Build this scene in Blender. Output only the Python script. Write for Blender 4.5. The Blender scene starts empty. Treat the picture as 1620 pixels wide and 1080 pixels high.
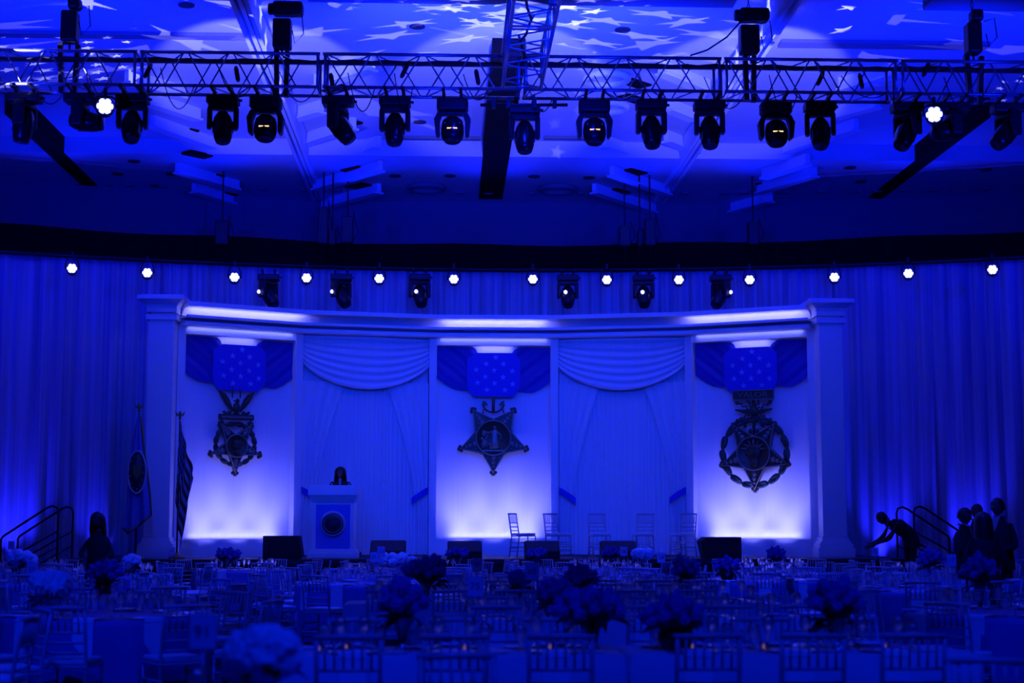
import bpy, bmesh, math, random
from mathutils import Vector, Matrix, Euler
random.seed(7)
PI = math.pi
SC = bpy.context.scene
COL = SC.collection

# ------------------------------------------------------------------ camera
CAM_H, FPX = 1.55, 2500.0
PITCH = math.atan(292 / FPX)
YAW = math.atan(103 / FPX * math.cos(PITCH))
cd = bpy.data.cameras.new('camera')
cam = bpy.data.objects.new('camera', cd); COL.objects.link(cam)
cam.location = (0, 0, CAM_H)
cam.rotation_euler = (PI / 2 + PITCH, 0, -YAW)
cd.sensor_width = 36; cd.lens = FPX / 1620 * 36
cd.clip_end = 200
cd.dof.use_dof = True; cd.dof.focus_distance = 32.5; cd.dof.aperture_fstop = 1.9
SC.camera = cam
FWD = Vector((math.sin(YAW) * math.cos(PITCH), math.cos(YAW) * math.cos(PITCH), math.sin(PITCH)))
RGT = Vector((math.cos(YAW), -math.sin(YAW), 0))
UPV = RGT.cross(FWD)
EYE = Vector((0, 0, CAM_H))
def ray(px, py): return FWD + RGT * ((px - 810) / FPX) + UPV * ((540 - py) / FPX)
def at(px, py, Y):
    """point of the room at depth Y seen at that place of the photograph"""
    d = ray(px, py); return EYE + d * (Y / d.y)
def on_z(px, py, z):
    d = ray(px, py); return EYE + d * ((z - CAM_H) / d.z)
def proj(p):
    v = Vector(p) - EYE; w = v.dot(FWD)
    return (810 + FPX * v.dot(RGT) / w, 540 - FPX * v.dot(UPV) / w) if w > .1 else (-9999, -9999)

# ------------------------------------------------------------------ world, exposure, lights
SC.view_settings.view_transform = 'Standard'; SC.view_settings.look = 'None'
SC.view_settings.exposure = 0.0; SC.view_settings.gamma = 1.0
SC.view_settings.use_curve_mapping = False
SC.cycles.use_denoising = True
SC.cycles.max_bounces = 9; SC.cycles.transmission_bounces = 9; SC.cycles.diffuse_bounces = 3; SC.cycles.transparent_max_bounces = 24
SC.cycles.caustics_reflective = False; SC.cycles.caustics_refractive = False
w = bpy.data.worlds.new('dark_room'); SC.world = w; w.use_nodes = True
w.node_tree.nodes['Background'].inputs[0].default_value = (0, 0, 0, 1)
w.node_tree.nodes['Background'].inputs[1].default_value = 0

BLUE = (.0004, .032, 1.0)      # set wash
DEEP = (.0002, .0015, 1.0)     # curtain and room wash
ROYAL = (.0004, .007, 1.0)      # ceiling wash
COOL = (.16, .16, 1.0)         # over-driven uplights
PALE = (.30, .31, 1.0)         # projected stars
def lamp(kind, loc, target, power, color, size=.06, angle=40, blend=.5, sy=None, spread=None):
    L = bpy.data.lights.new('scene_light', kind)
    o = bpy.data.objects.new('scene_light', L); COL.objects.link(o)
    o.location = loc
    d = (Vector(target) - Vector(loc)).normalized()
    o.rotation_euler = d.to_track_quat('-Z', 'Y').to_euler()
    L.energy = power; L.color = color
    if kind == 'SPOT':
        L.spot_size = math.radians(angle); L.spot_blend = blend; L.shadow_soft_size = size
    elif kind == 'AREA':
        L.shape = 'RECTANGLE'; L.size = size; L.size_y = sy or size
        if spread: L.spread = math.radians(spread)
    else: L.shadow_soft_size = size
    return o
def gobo(loc, target, power, color, angle, cells, fill, seed, rad=.3):
    """a profile spot with a field of five pointed stars cut in its gobo"""
    o = lamp('SPOT', loc, target, power, color, .004, angle, .15)
    L = o.data; L.use_nodes = True; nt = L.node_tree; N = nt.nodes; K = nt.links
    em = next(n for n in N if n.type == 'EMISSION')
    def mth(op, a, b=None, c=None):
        n = N.new('ShaderNodeMath'); n.operation = op
        for i, v in enumerate((a, b, c)):
            if v is None: continue
            if isinstance(v, (int, float)): n.inputs[i].default_value = v
            else: K.new(v, n.inputs[i])
        return n.outputs[0]
    tc = N.new('ShaderNodeTexCoord'); sx = N.new('ShaderNodeSeparateXYZ'); K.new(tc.outputs['Normal'], sx.inputs[0])
    zz = mth('ABSOLUTE', sx.outputs[2]); k = cells / math.tan(math.radians(angle / 2)) / 2
    u = mth('MULTIPLY', mth('DIVIDE', sx.outputs[0], zz), k); v = mth('MULTIPLY', mth('DIVIDE', sx.outputs[1], zz), k)
    v = mth('ADD', v, mth('MULTIPLY', mth('FLOOR', u), .37))
    cu, cv = mth('FLOOR', u), mth('FLOOR', v)
    cb = N.new('ShaderNodeCombineXYZ'); K.new(cu, cb.inputs[0]); K.new(cv, cb.inputs[1]); cb.inputs[2].default_value = seed
    wn = N.new('ShaderNodeTexWhiteNoise'); wn.noise_dimensions = '3D'; K.new(cb.outputs[0], wn.inputs['Vector'])
    sc = N.new('ShaderNodeSeparateColor'); K.new(wn.outputs['Color'], sc.inputs[0])
    du = mth('ADD', mth('SUBTRACT', mth('FRACT', u), .5), mth('MULTIPLY', mth('SUBTRACT', sc.outputs[0], .5), .3))
    dv = mth('ADD', mth('SUBTRACT', mth('FRACT', v), .5), mth('MULTIPLY', mth('SUBTRACT', sc.outputs[1], .5), .3))
    r = mth('SQRT', mth('ADD', mth('MULTIPLY', du, du), mth('MULTIPLY', dv, dv)))
    th = mth('ADD', mth('ARCTAN2', dv, du), mth('MULTIPLY', sc.outputs[1], 1.2))
    s5 = 2 * PI / 5
    ph = mth('ABSOLUTE', mth('SUBTRACT', mth('FLOORED_MODULO', th, s5), s5 / 2))
    # edge line of the star between the tip (R,0) and the notch (r,36 degrees)
    ri = rad * .40; ax, ay, bx, by = rad, 0, ri * math.cos(PI / 5), ri * math.sin(PI / 5)
    nx, ny = by - ay, ax - bx; c = nx * ax + ny * ay
    px = mth('MULTIPLY', r, mth('COSINE', ph)); py = mth('MULTIPLY', r, mth('SINE', ph))
    ins = mth('LESS_THAN', mth('ADD', mth('MULTIPLY', px, nx), mth('MULTIPLY', py, ny)), c)
    ins = mth('MULTIPLY', ins, mth('LESS_THAN', sc.outputs[2], fill))
    K.new(ins, em.inputs['Strength'])
    return o
# blue washes from the long truss (Y 23), plus added fill lamps without fixtures
P = dict(set=1220, curtain=700, ceil=3300, room_fill=2600, gobo=12000, strip=17, wash=255, cove=11, frieze=3, step=3600, top=2.2, drape_up=560)
PEOPLE_XY = [(-5.45, 24.55), (7.95, 24.35), (8.9, 27.6), (7.25, 21.2), (8.5, 24.2)]
for x in (-4.5, -2.2, .2, 1.9, 4.3, 6.6):                       # front wash on the set
    lamp('SPOT', (x, 22.6, 6.75), (1.0 + (x - 1) * .9, 34.8, 3.6), P['set'], BLUE, .12, 44, .8)
for x in (-7.5, 9.6):                                           # added side lamps without fixtures, raking the curtain to shape its pleats
    lamp('SPOT', (x * 1.5, 31.5, 8.6), (x * 1.1, 37.0, 4.2), P['curtain'] * .5, DEEP, .12, 80, .9)
    lamp('SPOT', (x * .62, 31.5, 8.8), (x * 1.25, 37.0, 4.6), P['curtain'] * .4, DEEP, .12, 80, .9)
lamp('SPOT', (-6.5, 33.5, 8.6), (-.5, 38.0, 6.6), P['curtain'] * .35, DEEP, .12, 80, .9)
lamp('SPOT', (8.7, 33.5, 8.6), (2.8, 38.0, 6.6), P['curtain'] * .35, DEEP, .12, 80, .9)
for x, k in ((-6.0, 1.0), (-1.2, 1.2), (3.4, 1.2), (8.2, 1.0)):   # uplight on the ceiling from the truss
    lamp('SPOT', (x, 23.7, 7.2), (x * 1.05, 28.0, 10.3), P['ceil'] * k, ROYAL, .15, 96, 1.0)
for x in (-8, 1, 10):                                           # ceiling nearer the camera
    lamp('SPOT', (x, 17.0, 5.0), (x, 26.5, 10.4), P['ceil'] * .8, ROYAL, .15, 70, 1.0)
for x, y in ((-5, 8), (1.5, 4), (8, 8), (-4, 18.5), (6, 18.5), (1, 21)):   # added fill lamps for the tables, unseen and without fixtures
    lamp('SPOT', (x, y - 1, 9.6), (x, y + 4.5, 0), P['room_fill'], (.0004, .014, 1.0), .3, 75, 1.0)
for x in (-8.6, -5.4, -2.2, 1.0, 4.2, 7.4, 10.6):               # far low ceiling, lit from among the lamps under the border
    lamp('SPOT', (x, 5.0 + math.sqrt(31.75 ** 2 - (x - 1.3) ** 2), 7.9), (x, 4.1 + math.sqrt(31.75 ** 2 - (x - 1.3) ** 2), 9.93), P['ceil'] * .075, ROYAL, .15, 112, 1.0)
lamp('SPOT', (-.5, 23.9, 7.2), (.2, 27.5, 10.3), P['ceil'] * .5, (.03, .06, 1.0), .3, 80, 1.0)     # paler centre bay
lamp('SPOT', (2.6, 23.9, 7.2), (2.4, 27.5, 10.3), P['ceil'] * .45, (.03, .06, 1.0), .3, 80, 1.0)
for x in (-3.4, 1.05, 5.5):                                     # cool beams on the ceiling step and louvres
    lamp('SPOT', (x, 24.0, 7.2), (1.05 + (x - 1.05) * 1.05, 29.2, 10.2), P['step'], (.10, .11, 1.0), .08, 38, .30)
# star gobos thrown on the ceiling
gobo((7.0, 24.0, 7.3), (.1, 26.3, 10.3), P['gobo'], PALE, 28, 7, .88, 1, .36)
gobo((-5.0, 24.0, 7.3), (2.6, 26.3, 10.3), P['gobo'], PALE, 26, 7, .85, 2, .36)
gobo((-9.8, 20.6, 7.0), (-5.0, 25.4, 10.3), P['gobo'] * .9, PALE, 40, 6, .6, 3, .36)
gobo((-2.6, 26.5, 7.2), (-7.6, 29.3, 10.3), P['gobo'] * .5, PALE, 30, 10, .6, 4, .34)
gobo((8.0, 26.5, 7.2), (12.0, 30.6, 9.9), P['gobo'] * .25, PALE, 20, 8, .7, 5, .34)
gobo((9.5, 24.0, 7.3), (5.6, 27.0, 10.3), P['gobo'] * .35, PALE, 26, 4, .5, 8, .36)
gobo((1.9, 24.2, 7.4), (2.0, 30.5, 10.3), P['gobo'] * .16, PALE, 26, 8, .35, 6, .3)

# ------------------------------------------------------------------ materials (procedural)
MATS = {}
def mat(name, color, rough=.6, metal=0., var=.08, scale=30., bump=0., spec=.5, sheen=0., coat=0.):
    if name in MATS: return MATS[name]
    m = bpy.data.materials.new(name); m.use_nodes = True; nt = m.node_tree; b = nt.nodes['Principled BSDF']
    b.inputs['Roughness'].default_value = rough; b.inputs['Metallic'].default_value = metal
    b.inputs['Specular IOR Level'].default_value = spec
    if coat: b.inputs['Coat Weight'].default_value = coat
    tc = nt.nodes.new('ShaderNodeTexCoord'); nz = nt.nodes.new('ShaderNodeTexNoise')
    nz.inputs['Scale'].default_value = scale; nz.inputs['Detail'].default_value = 2
    nt.links.new(tc.outputs['Object'], nz.inputs['Vector'])
    cr = nt.nodes.new('ShaderNodeValToRGB')
    cr.color_ramp.elements[0].color = [c * (1 - var) for c in color] + [1]
    cr.color_ramp.elements[1].color = [min(1, c * (1 + var)) for c in color] + [1]
    nt.links.new(nz.outputs['Fac'], cr.inputs[0]); nt.links.new(cr.outputs[0], b.inputs['Base Color'])
    if bump:
        bp = nt.nodes.new('ShaderNodeBump'); bp.inputs['Strength'].default_value = bump; bp.inputs['Distance'].default_value = .01
        nt.links.new(nz.outputs['Fac'], bp.inputs['Height']); nt.links.new(bp.outputs[0], b.inputs['Normal'])
    MATS[name] = m; return m
def emit(name, color, strength):
    if name in MATS: return MATS[name]
    m = bpy.data.materials.new(name); m.use_nodes = True; nt = m.node_tree
    nt.nodes.remove(nt.nodes['Principled BSDF']); e = nt.nodes.new('ShaderNodeEmission')
    e.inputs[0].default_value = list(color) + [1]; e.inputs[1].default_value = strength
    nt.links.new(e.outputs[0], nt.nodes['Material Output'].inputs[0]); MATS[name] = m; return m
def glass(name, tint=(1, 1, 1), base=.08, refr=0.):
    m = bpy.data.materials.new(name); m.use_nodes = True; nt = m.node_tree
    nt.nodes.remove(nt.nodes['Principled BSDF'])
    t = nt.nodes.new('ShaderNodeBsdfTransparent'); t.inputs[0].default_value = list(tint) + [1]
    g = nt.nodes.new('ShaderNodeBsdfGlossy'); g.inputs['Roughness'].default_value = .16
    f = nt.nodes.new('ShaderNodeLayerWeight'); f.inputs[0].default_value = .35
    a = nt.nodes.new('ShaderNodeMath'); a.operation = 'MULTIPLY_ADD'; a.inputs[1].default_value = .75; a.inputs[2].default_value = base
    nt.links.new(f.outputs['Facing'], a.inputs[0])
    x = nt.nodes.new('ShaderNodeMixShader'); nt.links.new(a.outputs[0], x.inputs[0])
    nt.links.new(t.outputs[0], x.inputs[1]); nt.links.new(g.outputs[0], x.inputs[2])
    if refr:
        r = nt.nodes.new('ShaderNodeBsdfGlass'); r.inputs['Roughness'].default_value = .02; r.inputs['IOR'].default_value = 1.45
        y = nt.nodes.new('ShaderNodeMixShader'); y.inputs[0].default_value = refr
        nt.links.new(x.outputs[0], y.inputs[1]); nt.links.new(r.outputs[0], y.inputs[2]); x = y
    nt.links.new(x.outputs[0], nt.nodes['Material Output'].inputs[0]); MATS[name] = m; return m
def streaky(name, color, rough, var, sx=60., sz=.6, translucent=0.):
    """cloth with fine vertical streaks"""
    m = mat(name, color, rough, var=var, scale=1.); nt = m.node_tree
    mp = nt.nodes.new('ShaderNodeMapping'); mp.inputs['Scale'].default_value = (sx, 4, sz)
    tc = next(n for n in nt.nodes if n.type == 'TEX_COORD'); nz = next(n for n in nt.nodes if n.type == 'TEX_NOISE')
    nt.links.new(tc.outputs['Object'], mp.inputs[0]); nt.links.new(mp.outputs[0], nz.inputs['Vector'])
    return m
M_carpet = mat('carpet', (.05, .05, .06), .95, var=.4, scale=6, spec=.1)
M_wall = mat('wall_paint', (.17, .17, .18), .8, scale=4)
M_ceil = mat('ceiling_paint', (.64, .64, .65), .75, var=.04, scale=3)  # kept duller so that louvres and trim read as lit
M_beam = mat('ceiling_trim_lit_paint', (.90, .90, .90), .5, var=.04)  # whiter than the ceiling, painting light onto louvres and trim
M_slot = mat('slot_black', (.004, .004, .005), .9, spec=.1)
M_velour = mat('black_velour', (.004, .004, .006), .95, spec=.05, scale=8, var=.3)
M_curtain = streaky('shaded_backdrop_satin', (.50, .50, .55), .5, .68, 14, .10)  # strong tone streaks paint pleat light and shade into the satin
M_set = mat('set_paint', (.80, .80, .80), .55, var=.03, scale=5)
M_sheer = streaky('sheer_drape', (.74, .75, .78), .8, .10, 26, .4)
M_panel = streaky('panel_fabric', (.82, .82, .84), .85, .07, 70, .5)
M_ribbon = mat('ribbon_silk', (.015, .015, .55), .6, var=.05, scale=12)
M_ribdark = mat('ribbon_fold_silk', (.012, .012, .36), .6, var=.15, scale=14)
M_star = mat('ribbon_star_white', (.20, .28, .80), .6)
M_bronze = mat('bronze', (.09, .075, .035), .45, .25, var=.35, scale=25, bump=.2)
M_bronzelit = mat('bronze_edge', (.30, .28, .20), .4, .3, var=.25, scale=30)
M_enamel = mat('wreath_enamel', (.03, .07, .045), .5, var=.4, scale=30)
M_alu = mat('truss_aluminium', (.55, .56, .60), .35, .8, var=.1, scale=20)
M_blk = mat('fixture_black', (.012, .012, .014), .5, var=.2, scale=15)
M_blk2 = mat('fixture_head_black', (.010, .010, .012), .28, var=.2, scale=15)
M_cable = mat('cable_rubber', (.008, .008, .010), .6)
M_lens = mat('lens_glass', (.02, .02, .03), .08, 0, spec=.8)
M_led = emit('led_lit', (.13, .14, 1.0), 9)
M_ledsmall = emit('lens_lit', (.2, .2, 1.0), 5)
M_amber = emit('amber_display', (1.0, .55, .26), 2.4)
M_flame = emit('glint_flame', (1.0, .42, .22), .8)  # glints on the tableware, put in as small glowing flames
M_chair = mat('chair_white_lacquer', (.42, .42, .45), .35, var=.06)
M_cush = mat('cushion_ivory', (.70, .70, .70), .8, var=.05)
M_cloth = mat('tablecloth_navy', (.14, .15, .40), .6, var=.06, scale=9)
M_clothw = mat('tablecloth_white', (.55, .56, .60), .75, var=.04, scale=9)
M_napkin = mat('napkin_white', (.80, .84, .84), .75, var=.03)
M_charger = mat('charger_silver', (.80, .81, .84), .16, .95, var=.05)
M_china = mat('china_white', (.75, .75, .75), .25)
M_glass = glass('drinking_glass', base=.24, refr=.5)
M_vase = glass('vase_glass', (.85, .9, .9), .12)
M_wflower = mat('petal_white', (.62, .78, .74), .8, var=.2, scale=40, bump=.3)
M_dflower = mat('petal_violet', (.06, .06, .34), .8, var=.5, scale=40, bump=.3)
M_leaf = mat('leaf_dark', (.012, .030, .012), .6, var=.4)
M_card = mat('card_white', (.68, .69, .80), .7)
M_ink = mat('ink_navy', (.02, .02, .05), .8)
M_deck = mat('stage_deck', (.03, .03, .035), .7, var=.2)
M_skirt = streaky('stage_skirt', (.02, .02, .03), .9, .3, 30, .3)
M_pod = mat('podium_white', (.78, .78, .80), .45, var=.03)
M_podp = mat('podium_panel_blue', (.12, .13, .62), .5, var=.04)
M_gold = mat('gold_fringe', (.30, .20, .04), .5, .2, var=.3)
M_seal = mat('seal_dark', (.02, .022, .04), .5, var=.3, scale=60)
M_sealring = mat('seal_ring', (.42, .42, .50), .5)
M_flag = mat('flag_blue_cloth', (.16, .17, .50), .75, var=.1)
M_suit = mat('suit_black', (.010, .010, .012), .8, var=.2)
M_skin = mat('skin', (.12, .075, .06), .6, var=.1)
M_hair = mat('hair_dark', (.008, .006, .006), .5, var=.3, scale=60)
M_shirt = mat('shirt_white', (.28, .28, .30), .8)
M_eye = mat('eye', (.05, .04, .04), .2)
M_rail = mat('handrail_black', (.012, .012, .015), .35)
M_grille = mat('speaker_grille', (.03, .03, .04), .7, var=.3, scale=80)
M_spk = mat('speaker_black', (.006, .006, .007), .7)
# stars and stripes from the cloth's own coordinates (flat print on cloth)
def flag_mat():
    m = bpy.data.materials.new('stars_and_stripes'); m.use_nodes = True; nt = m.node_tree; N = nt.nodes; K = nt.links
    b = N['Principled BSDF']; b.inputs['Roughness'].default_value = .8
    uv = N.new('ShaderNodeUVMap'); sx = N.new('ShaderNodeSeparateXYZ'); K.new(uv.outputs[0], sx.inputs[0])
    def mth(op, a, v=None):
        n = N.new('ShaderNodeMath'); n.operation = op
        for i, q in enumerate((a, v)):
            if q is None: continue
            if isinstance(q, (int, float)): n.inputs[i].default_value = q
            else: K.new(q, n.inputs[i])
        return n.outputs[0]
    st = mth('GREATER_THAN', mth('FRACT', mth('MULTIPLY', sx.outputs[1], 6.5)), .5)
    can = mth('MULTIPLY', mth('LESS_THAN', sx.outputs[0], .4), mth('GREATER_THAN', sx.outputs[1], .462))
    fu = mth('SUBTRACT', mth('FRACT', mth('MULTIPLY', sx.outputs[0], 15)), .5); fv = mth('SUBTRACT', mth('FRACT', mth('MULTIPLY', sx.outputs[1], 9.3)), .5)
    dot = mth('LESS_THAN', mth('ADD', mth('MULTIPLY', fu, fu), mth('MULTIPLY', fv, fv)), .07)
    def mix(f, a, c):
        n = N.new('ShaderNodeMix'); n.data_type = 'RGBA'; K.new(f, n.inputs[0])
        for i, q in ((6, a), (7, c)):
            if isinstance(q, tuple): n.inputs[i].default_value = q + (1,)
            else: K.new(q, n.inputs[i])
        return n.outputs[2]
    K.new(mix(can, mix(st, (.25, .012, .02), (.42, .42, .42)), mix(dot, (.02, .025, .09), (.4, .4, .4))), b.inputs['Base Color'])
    MATS['stars_and_stripes'] = m; return m
M_usflag = flag_mat()

# ------------------------------------------------------------------ mesh helpers
def rot(ax, deg): return Matrix.Rotation(math.radians(deg), 4, ax)
def tr(x, y, z): return Matrix.Translation((x, y, z))
class MB:
    def __init__(s): s.v = []; s.f = []; s.s = []; s.M = None
    def add(s, vs, fs, smooth=False):
        k = len(s.v); M = s.M
        s.v += [tuple(M @ Vector(p)) if M else tuple(p) for p in vs]
        s.f += [tuple(i + k for i in f) for f in fs]; s.s += [smooth] * len(fs); return s
    def box(s, c, d, R=None):
        x, y, z = (q / 2 for q in d)
        vs = [Vector((a * x, b * y, e * z)) for a in (-1, 1) for b in (-1, 1) for e in (-1, 1)]
        if R is not None: vs = [R @ p for p in vs]
        c = Vector(c)
        return s.add([p + c for p in vs], [(0, 1, 3, 2), (4, 6, 7, 5), (0, 4, 5, 1), (2, 3, 7, 6), (0, 2, 6, 4), (1, 5, 7, 3)])
    def rbox(s, c, d, r):
        """box with chamfered edges"""
        bm = bmesh.new(); bmesh.ops.create_cube(bm, size=1); bmesh.ops.scale(bm, vec=d, verts=bm.verts)
        bmesh.ops.bevel(bm, geom=bm.edges[:], offset=r, segments=2, affect='EDGES', profile=.5)
        bm.verts.index_update(); c = Vector(c)
        s.add([v.co + c for v in bm.verts], [tuple(v.index for v in f.verts) for f in bm.faces]); bm.free(); return s
    def tube(s, pts, r, n=8, cap=True, closed=False):
        pts = [Vector(p) for p in pts]; rr = r if isinstance(r, (list, tuple)) else [r] * len(pts)
        vs = []; m = len(pts); up = None
        for i, p in enumerate(pts):
            a = pts[i - 1] if (i or closed) else p; b = pts[(i + 1) % m] if (i < m - 1 or closed) else p
            t = (b - a).normalized()
            if up is None: up = Vector((0, 0, 1)) if abs(t.z) < .9 else Vector((1, 0, 0))
            x = (up - t * up.dot(t)).normalized(); up = x; y = t.cross(x)
            vs += [p + (x * math.cos(2 * PI * k / n) + y * math.sin(2 * PI * k / n)) * rr[i] for k in range(n)]
        fs = []
        for i in range(m if closed else m - 1):
            j = (i + 1) % m
            fs += [(i * n + k, i * n + (k + 1) % n, j * n + (k + 1) % n, j * n + k) for k in range(n)]
        s.add(vs, fs, n > 4)
        if cap and not closed:
            k0 = len(s.v) - len(vs)
            s.f += [tuple(k0 + k for k in range(n))[::-1], tuple(k0 + (m - 1) * n + k for k in range(n))]; s.s += [False, False]
        return s
    def lathe(s, prof, n=16, c=(0, 0, 0), sx=1, sy=1, cap=True, R=None, smooth=True):
        c = Vector(c); vs = []
        for r, z in prof:
            for k in range(n):
                p = Vector((r * sx * math.cos(2 * PI * k / n), r * sy * math.sin(2 * PI * k / n), z))
                vs.append(c + (R @ p if R is not None else p))
        fs = [(i * n + k, i * n + (k + 1) % n, (i + 1) * n + (k + 1) % n, (i + 1) * n + k) for i in range(len(prof) - 1) for k in range(n)]
        k0 = len(s.v); s.add(vs, fs, smooth)
        if cap:
            if prof[0][0] > 1e-4: s.f.append(tuple(k0 + k for k in range(n))[::-1]); s.s.append(False)
            if prof[-1][0] > 1e-4: s.f.append(tuple(k0 + (len(prof) - 1) * n + k for k in range(n))); s.s.append(False)
        return s
    def ball(s, c, r, n=10, m=7, R=None):
        r = r if isinstance(r, (tuple, list)) else (r, r, r)
        prof = [(max(1e-5, math.sin(PI * i / m)), -math.cos(PI * i / m)) for i in range(m + 1)]
        c = Vector(c); vs = []
        for q, z in prof:
            for k in range(n):
                p = Vector((q * math.cos(2 * PI * k / n) * r[0], q * math.sin(2 * PI * k / n) * r[1], z * r[2]))
                vs.append(c + (R @ p if R is not None else p))
        return s.add(vs, [(i * n + k, i * n + (k + 1) % n, (i + 1) * n + (k + 1) % n, (i + 1) * n + k) for i in range(m) for k in range(n)], True)
    def prism(s, poly, d0, d1, axis='y'):
        """outline (a, b) extruded along an axis: y -> (a, d, b); z -> (a, b, d); x -> (d, a, b)"""
        n = len(poly)
        g = {'y': lambda a, b, d: (a, d, b), 'z': lambda a, b, d: (a, b, d), 'x': lambda a, b, d: (d, a, b)}[axis]
        vs = [g(a, b, d0) for a, b in poly] + [g(a, b, d1) for a, b in poly]
        return s.add(vs, [tuple(range(n))[::-1], tuple(range(n, 2 * n))] + [(i, (i + 1) % n, n + (i + 1) % n, n + i) for i in range(n)])
    def starprism(s, cx, cz, R, r, d0, d1, up=1, n=5):
        vs = []
        for d in (d0, d1):
            for k in range(2 * n):
                a = PI / 2 * up + PI * k / n; q = R if k % 2 == 0 else r
                vs.append((cx + q * math.cos(a), d, cz + q * math.sin(a)))
        vs += [(cx, d0, cz), (cx, d1, cz)]; m = 2 * n; fs = []
        for k in range(m):
            j = (k + 1) % m; fs += [(k, j, m + j, m + k), (2 * m, j, k), (2 * m + 1, m + k, m + j)]
        return s.add(vs, fs)
    def grid(s, fn, nu, nv, smooth=True, thick=None):
        vs = [fn(i / nu, j / nv) for j in range(nv + 1) for i in range(nu + 1)]; w = nu + 1
        return s.add(vs, [(j * w + i, j * w + i + 1, (j + 1) * w + i + 1, (j + 1) * w + i) for j in range(nv) for i in range(nu)], smooth)
    def mesh(s, name):
        me = bpy.data.meshes.new(name); me.from_pydata(s.v, [], s.f)
        me.polygons.foreach_set('use_smooth', s.s); me.update(); return me
    def build(s, name, m, parent=None, fixn=True):
        me = s.mesh(name)
        if fixn:
            bm = bmesh.new(); bm.from_mesh(me); bmesh.ops.recalc_face_normals(bm, faces=bm.faces); bm.to_mesh(me); bm.free()
        me.materials.append(m); return put(name, me, parent)
def put(name, me, parent=None, M=None):
    o = bpy.data.objects.new(name, me); COL.objects.link(o)
    if parent is not None: o.parent = parent
    if M is not None: o.matrix_basis = M
    return o
def tag(o, label, cat, group=None, kind=None):
    if label: o['label'] = label
    if cat: o['category'] = cat
    if group: o['group'] = group
    if kind: o['kind'] = kind
    return o
def thing(name, label, cat, loc=(0, 0, 0), rz=0, group=None):
    o = bpy.data.objects.new(name, None); COL.objects.link(o); o.empty_display_size = .1
    o.location = loc; o.rotation_euler = (0, 0, rz); return tag(o, label, cat, group)
def struct(name, mb, m, parent=None):
    o = mb.build(name, m, parent)
    if parent is None: o['kind'] = 'structure'
    return o
def dup(src, loc, rz=0, label=None, group=None):
    """copy of a thing with copies of its parts and sub-parts; mesh data is shared"""
    r = src.copy(); COL.objects.link(r); r.location = loc; r.rotation_euler = (0, 0, rz)
    if label: r['label'] = label
    if group: r['group'] = group
    for ch in KIDS[src.name]:
        c = ch.copy(); COL.objects.link(c); c.parent = r
        for g in KIDS.get(ch.name, ()):
            d = g.copy(); COL.objects.link(d); d.parent = c
    return r
KIDS = {}
def remember(o):
    """children lists kept once, so that copying stays quick"""
    KIDS[o.name] = [c for c in COL.objects if c.parent is o]
    for c in KIDS[o.name]: KIDS[c.name] = [g for g in COL.objects if g.parent is c]
    return o
ORD = 'zeroth first second third fourth fifth sixth seventh eighth ninth tenth eleventh twelfth thirteenth fourteenth fifteenth sixteenth seventeenth eighteenth nineteenth twentieth'.split()
def text_mesh(txt, size, depth=.002):
    cu = bpy.data.curves.new('writing', 'FONT'); cu.body = txt; cu.size = size; cu.extrude = depth
    cu.align_x = 'CENTER'; cu.align_y = 'CENTER'; cu.resolution_u = 2
    o = bpy.data.objects.new('writing', cu); COL.objects.link(o)
    dg = bpy.context.evaluated_depsgraph_get(); me = bpy.data.meshes.new_from_object(o.evaluated_get(dg))
    bpy.data.objects.remove(o); bpy.data.curves.remove(cu); return me

# ================================================================== SETTING
ZC = 10.3
YSTEP = on_z(700, 222, ZC).y
ZL = at(700, 247, YSTEP).z
YW = on_z(740, 320, ZL).y
XL, XR = -17.0, 19.0
m = MB(); m.box((1, 18, -.1), (36, 54, .2)); struct('floor', m, M_carpet)
m = MB(); m.prism([(-9, ZC), (YSTEP, ZC), (YSTEP, ZL), (YW + .5, ZL), (YW + .5, ZC + .4), (-9, ZC + .4)], XL, XR, 'x')
ceiling = struct('ceiling', m, M_ceil)
# back wall, faceted as it bows towards the room at both ends
bw = [(XL, 35.2), (at(0, 283, 38.0).x, 38.1), (-6.0, 39.6), (-3.2, YW), (5.6, YW), (8.4, 40.2), (at(1620, 288, 38.8).x, 38.8), (XR, 36.5)]
m = MB(); m.prism(bw + [(XR, 43), (XL, 43)], 0, ZL + .05, 'z'); struct('wall_back', m, M_wall)
m = MB(); m.box((XL - .1, 17, 5.3), (.2, 52, 10.6)); struct('wall_left', m, M_wall)
m = MB(); m.box((XR + .1, 17, 5.3), (.2, 52, 10.6)); struct('wall_right', m, M_wall)
m = MB(); m.box((1, -9.1, 5.3), (36, .2, 10.6)); struct('wall_rear', m, M_wall)
# long ceiling rails either side of the middle bay
for (a, b) in (((386, 0), (497, 318)), ((1250, 10), (1042, 325))):
    p, q = on_z(*a, ZL - .12), on_z(*b, ZL - .12); x = (p.x + q.x) / 2
    for dx in (-.11, 0, .11):
        m = MB(); m.box((x + dx, (19 + YW - .6) / 2, ZL + .19), (.07, YW - .6 - 19, .62 if dx else .54)); m.build('ceiling_rail', M_beam, ceiling)
# black slots that run away from the camera
for (px, py, y0, wd) in ((776, 315, 95, .60), (158, 310, 180, .36), (1385, 314, 185, .36)):
    p = on_z(px, py, ZL - .04); q = on_z(px + (707 - px) * (y0 - py) / (832 - py), y0, ZL - .04)
    m = MB(); m.box((p.x, (p.y + q.y) / 2, (ZL + ZC) / 2 - .02), (wd, p.y - q.y, ZC - ZL + .04)); m.build('air_slot', M_slot, ceiling)
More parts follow.
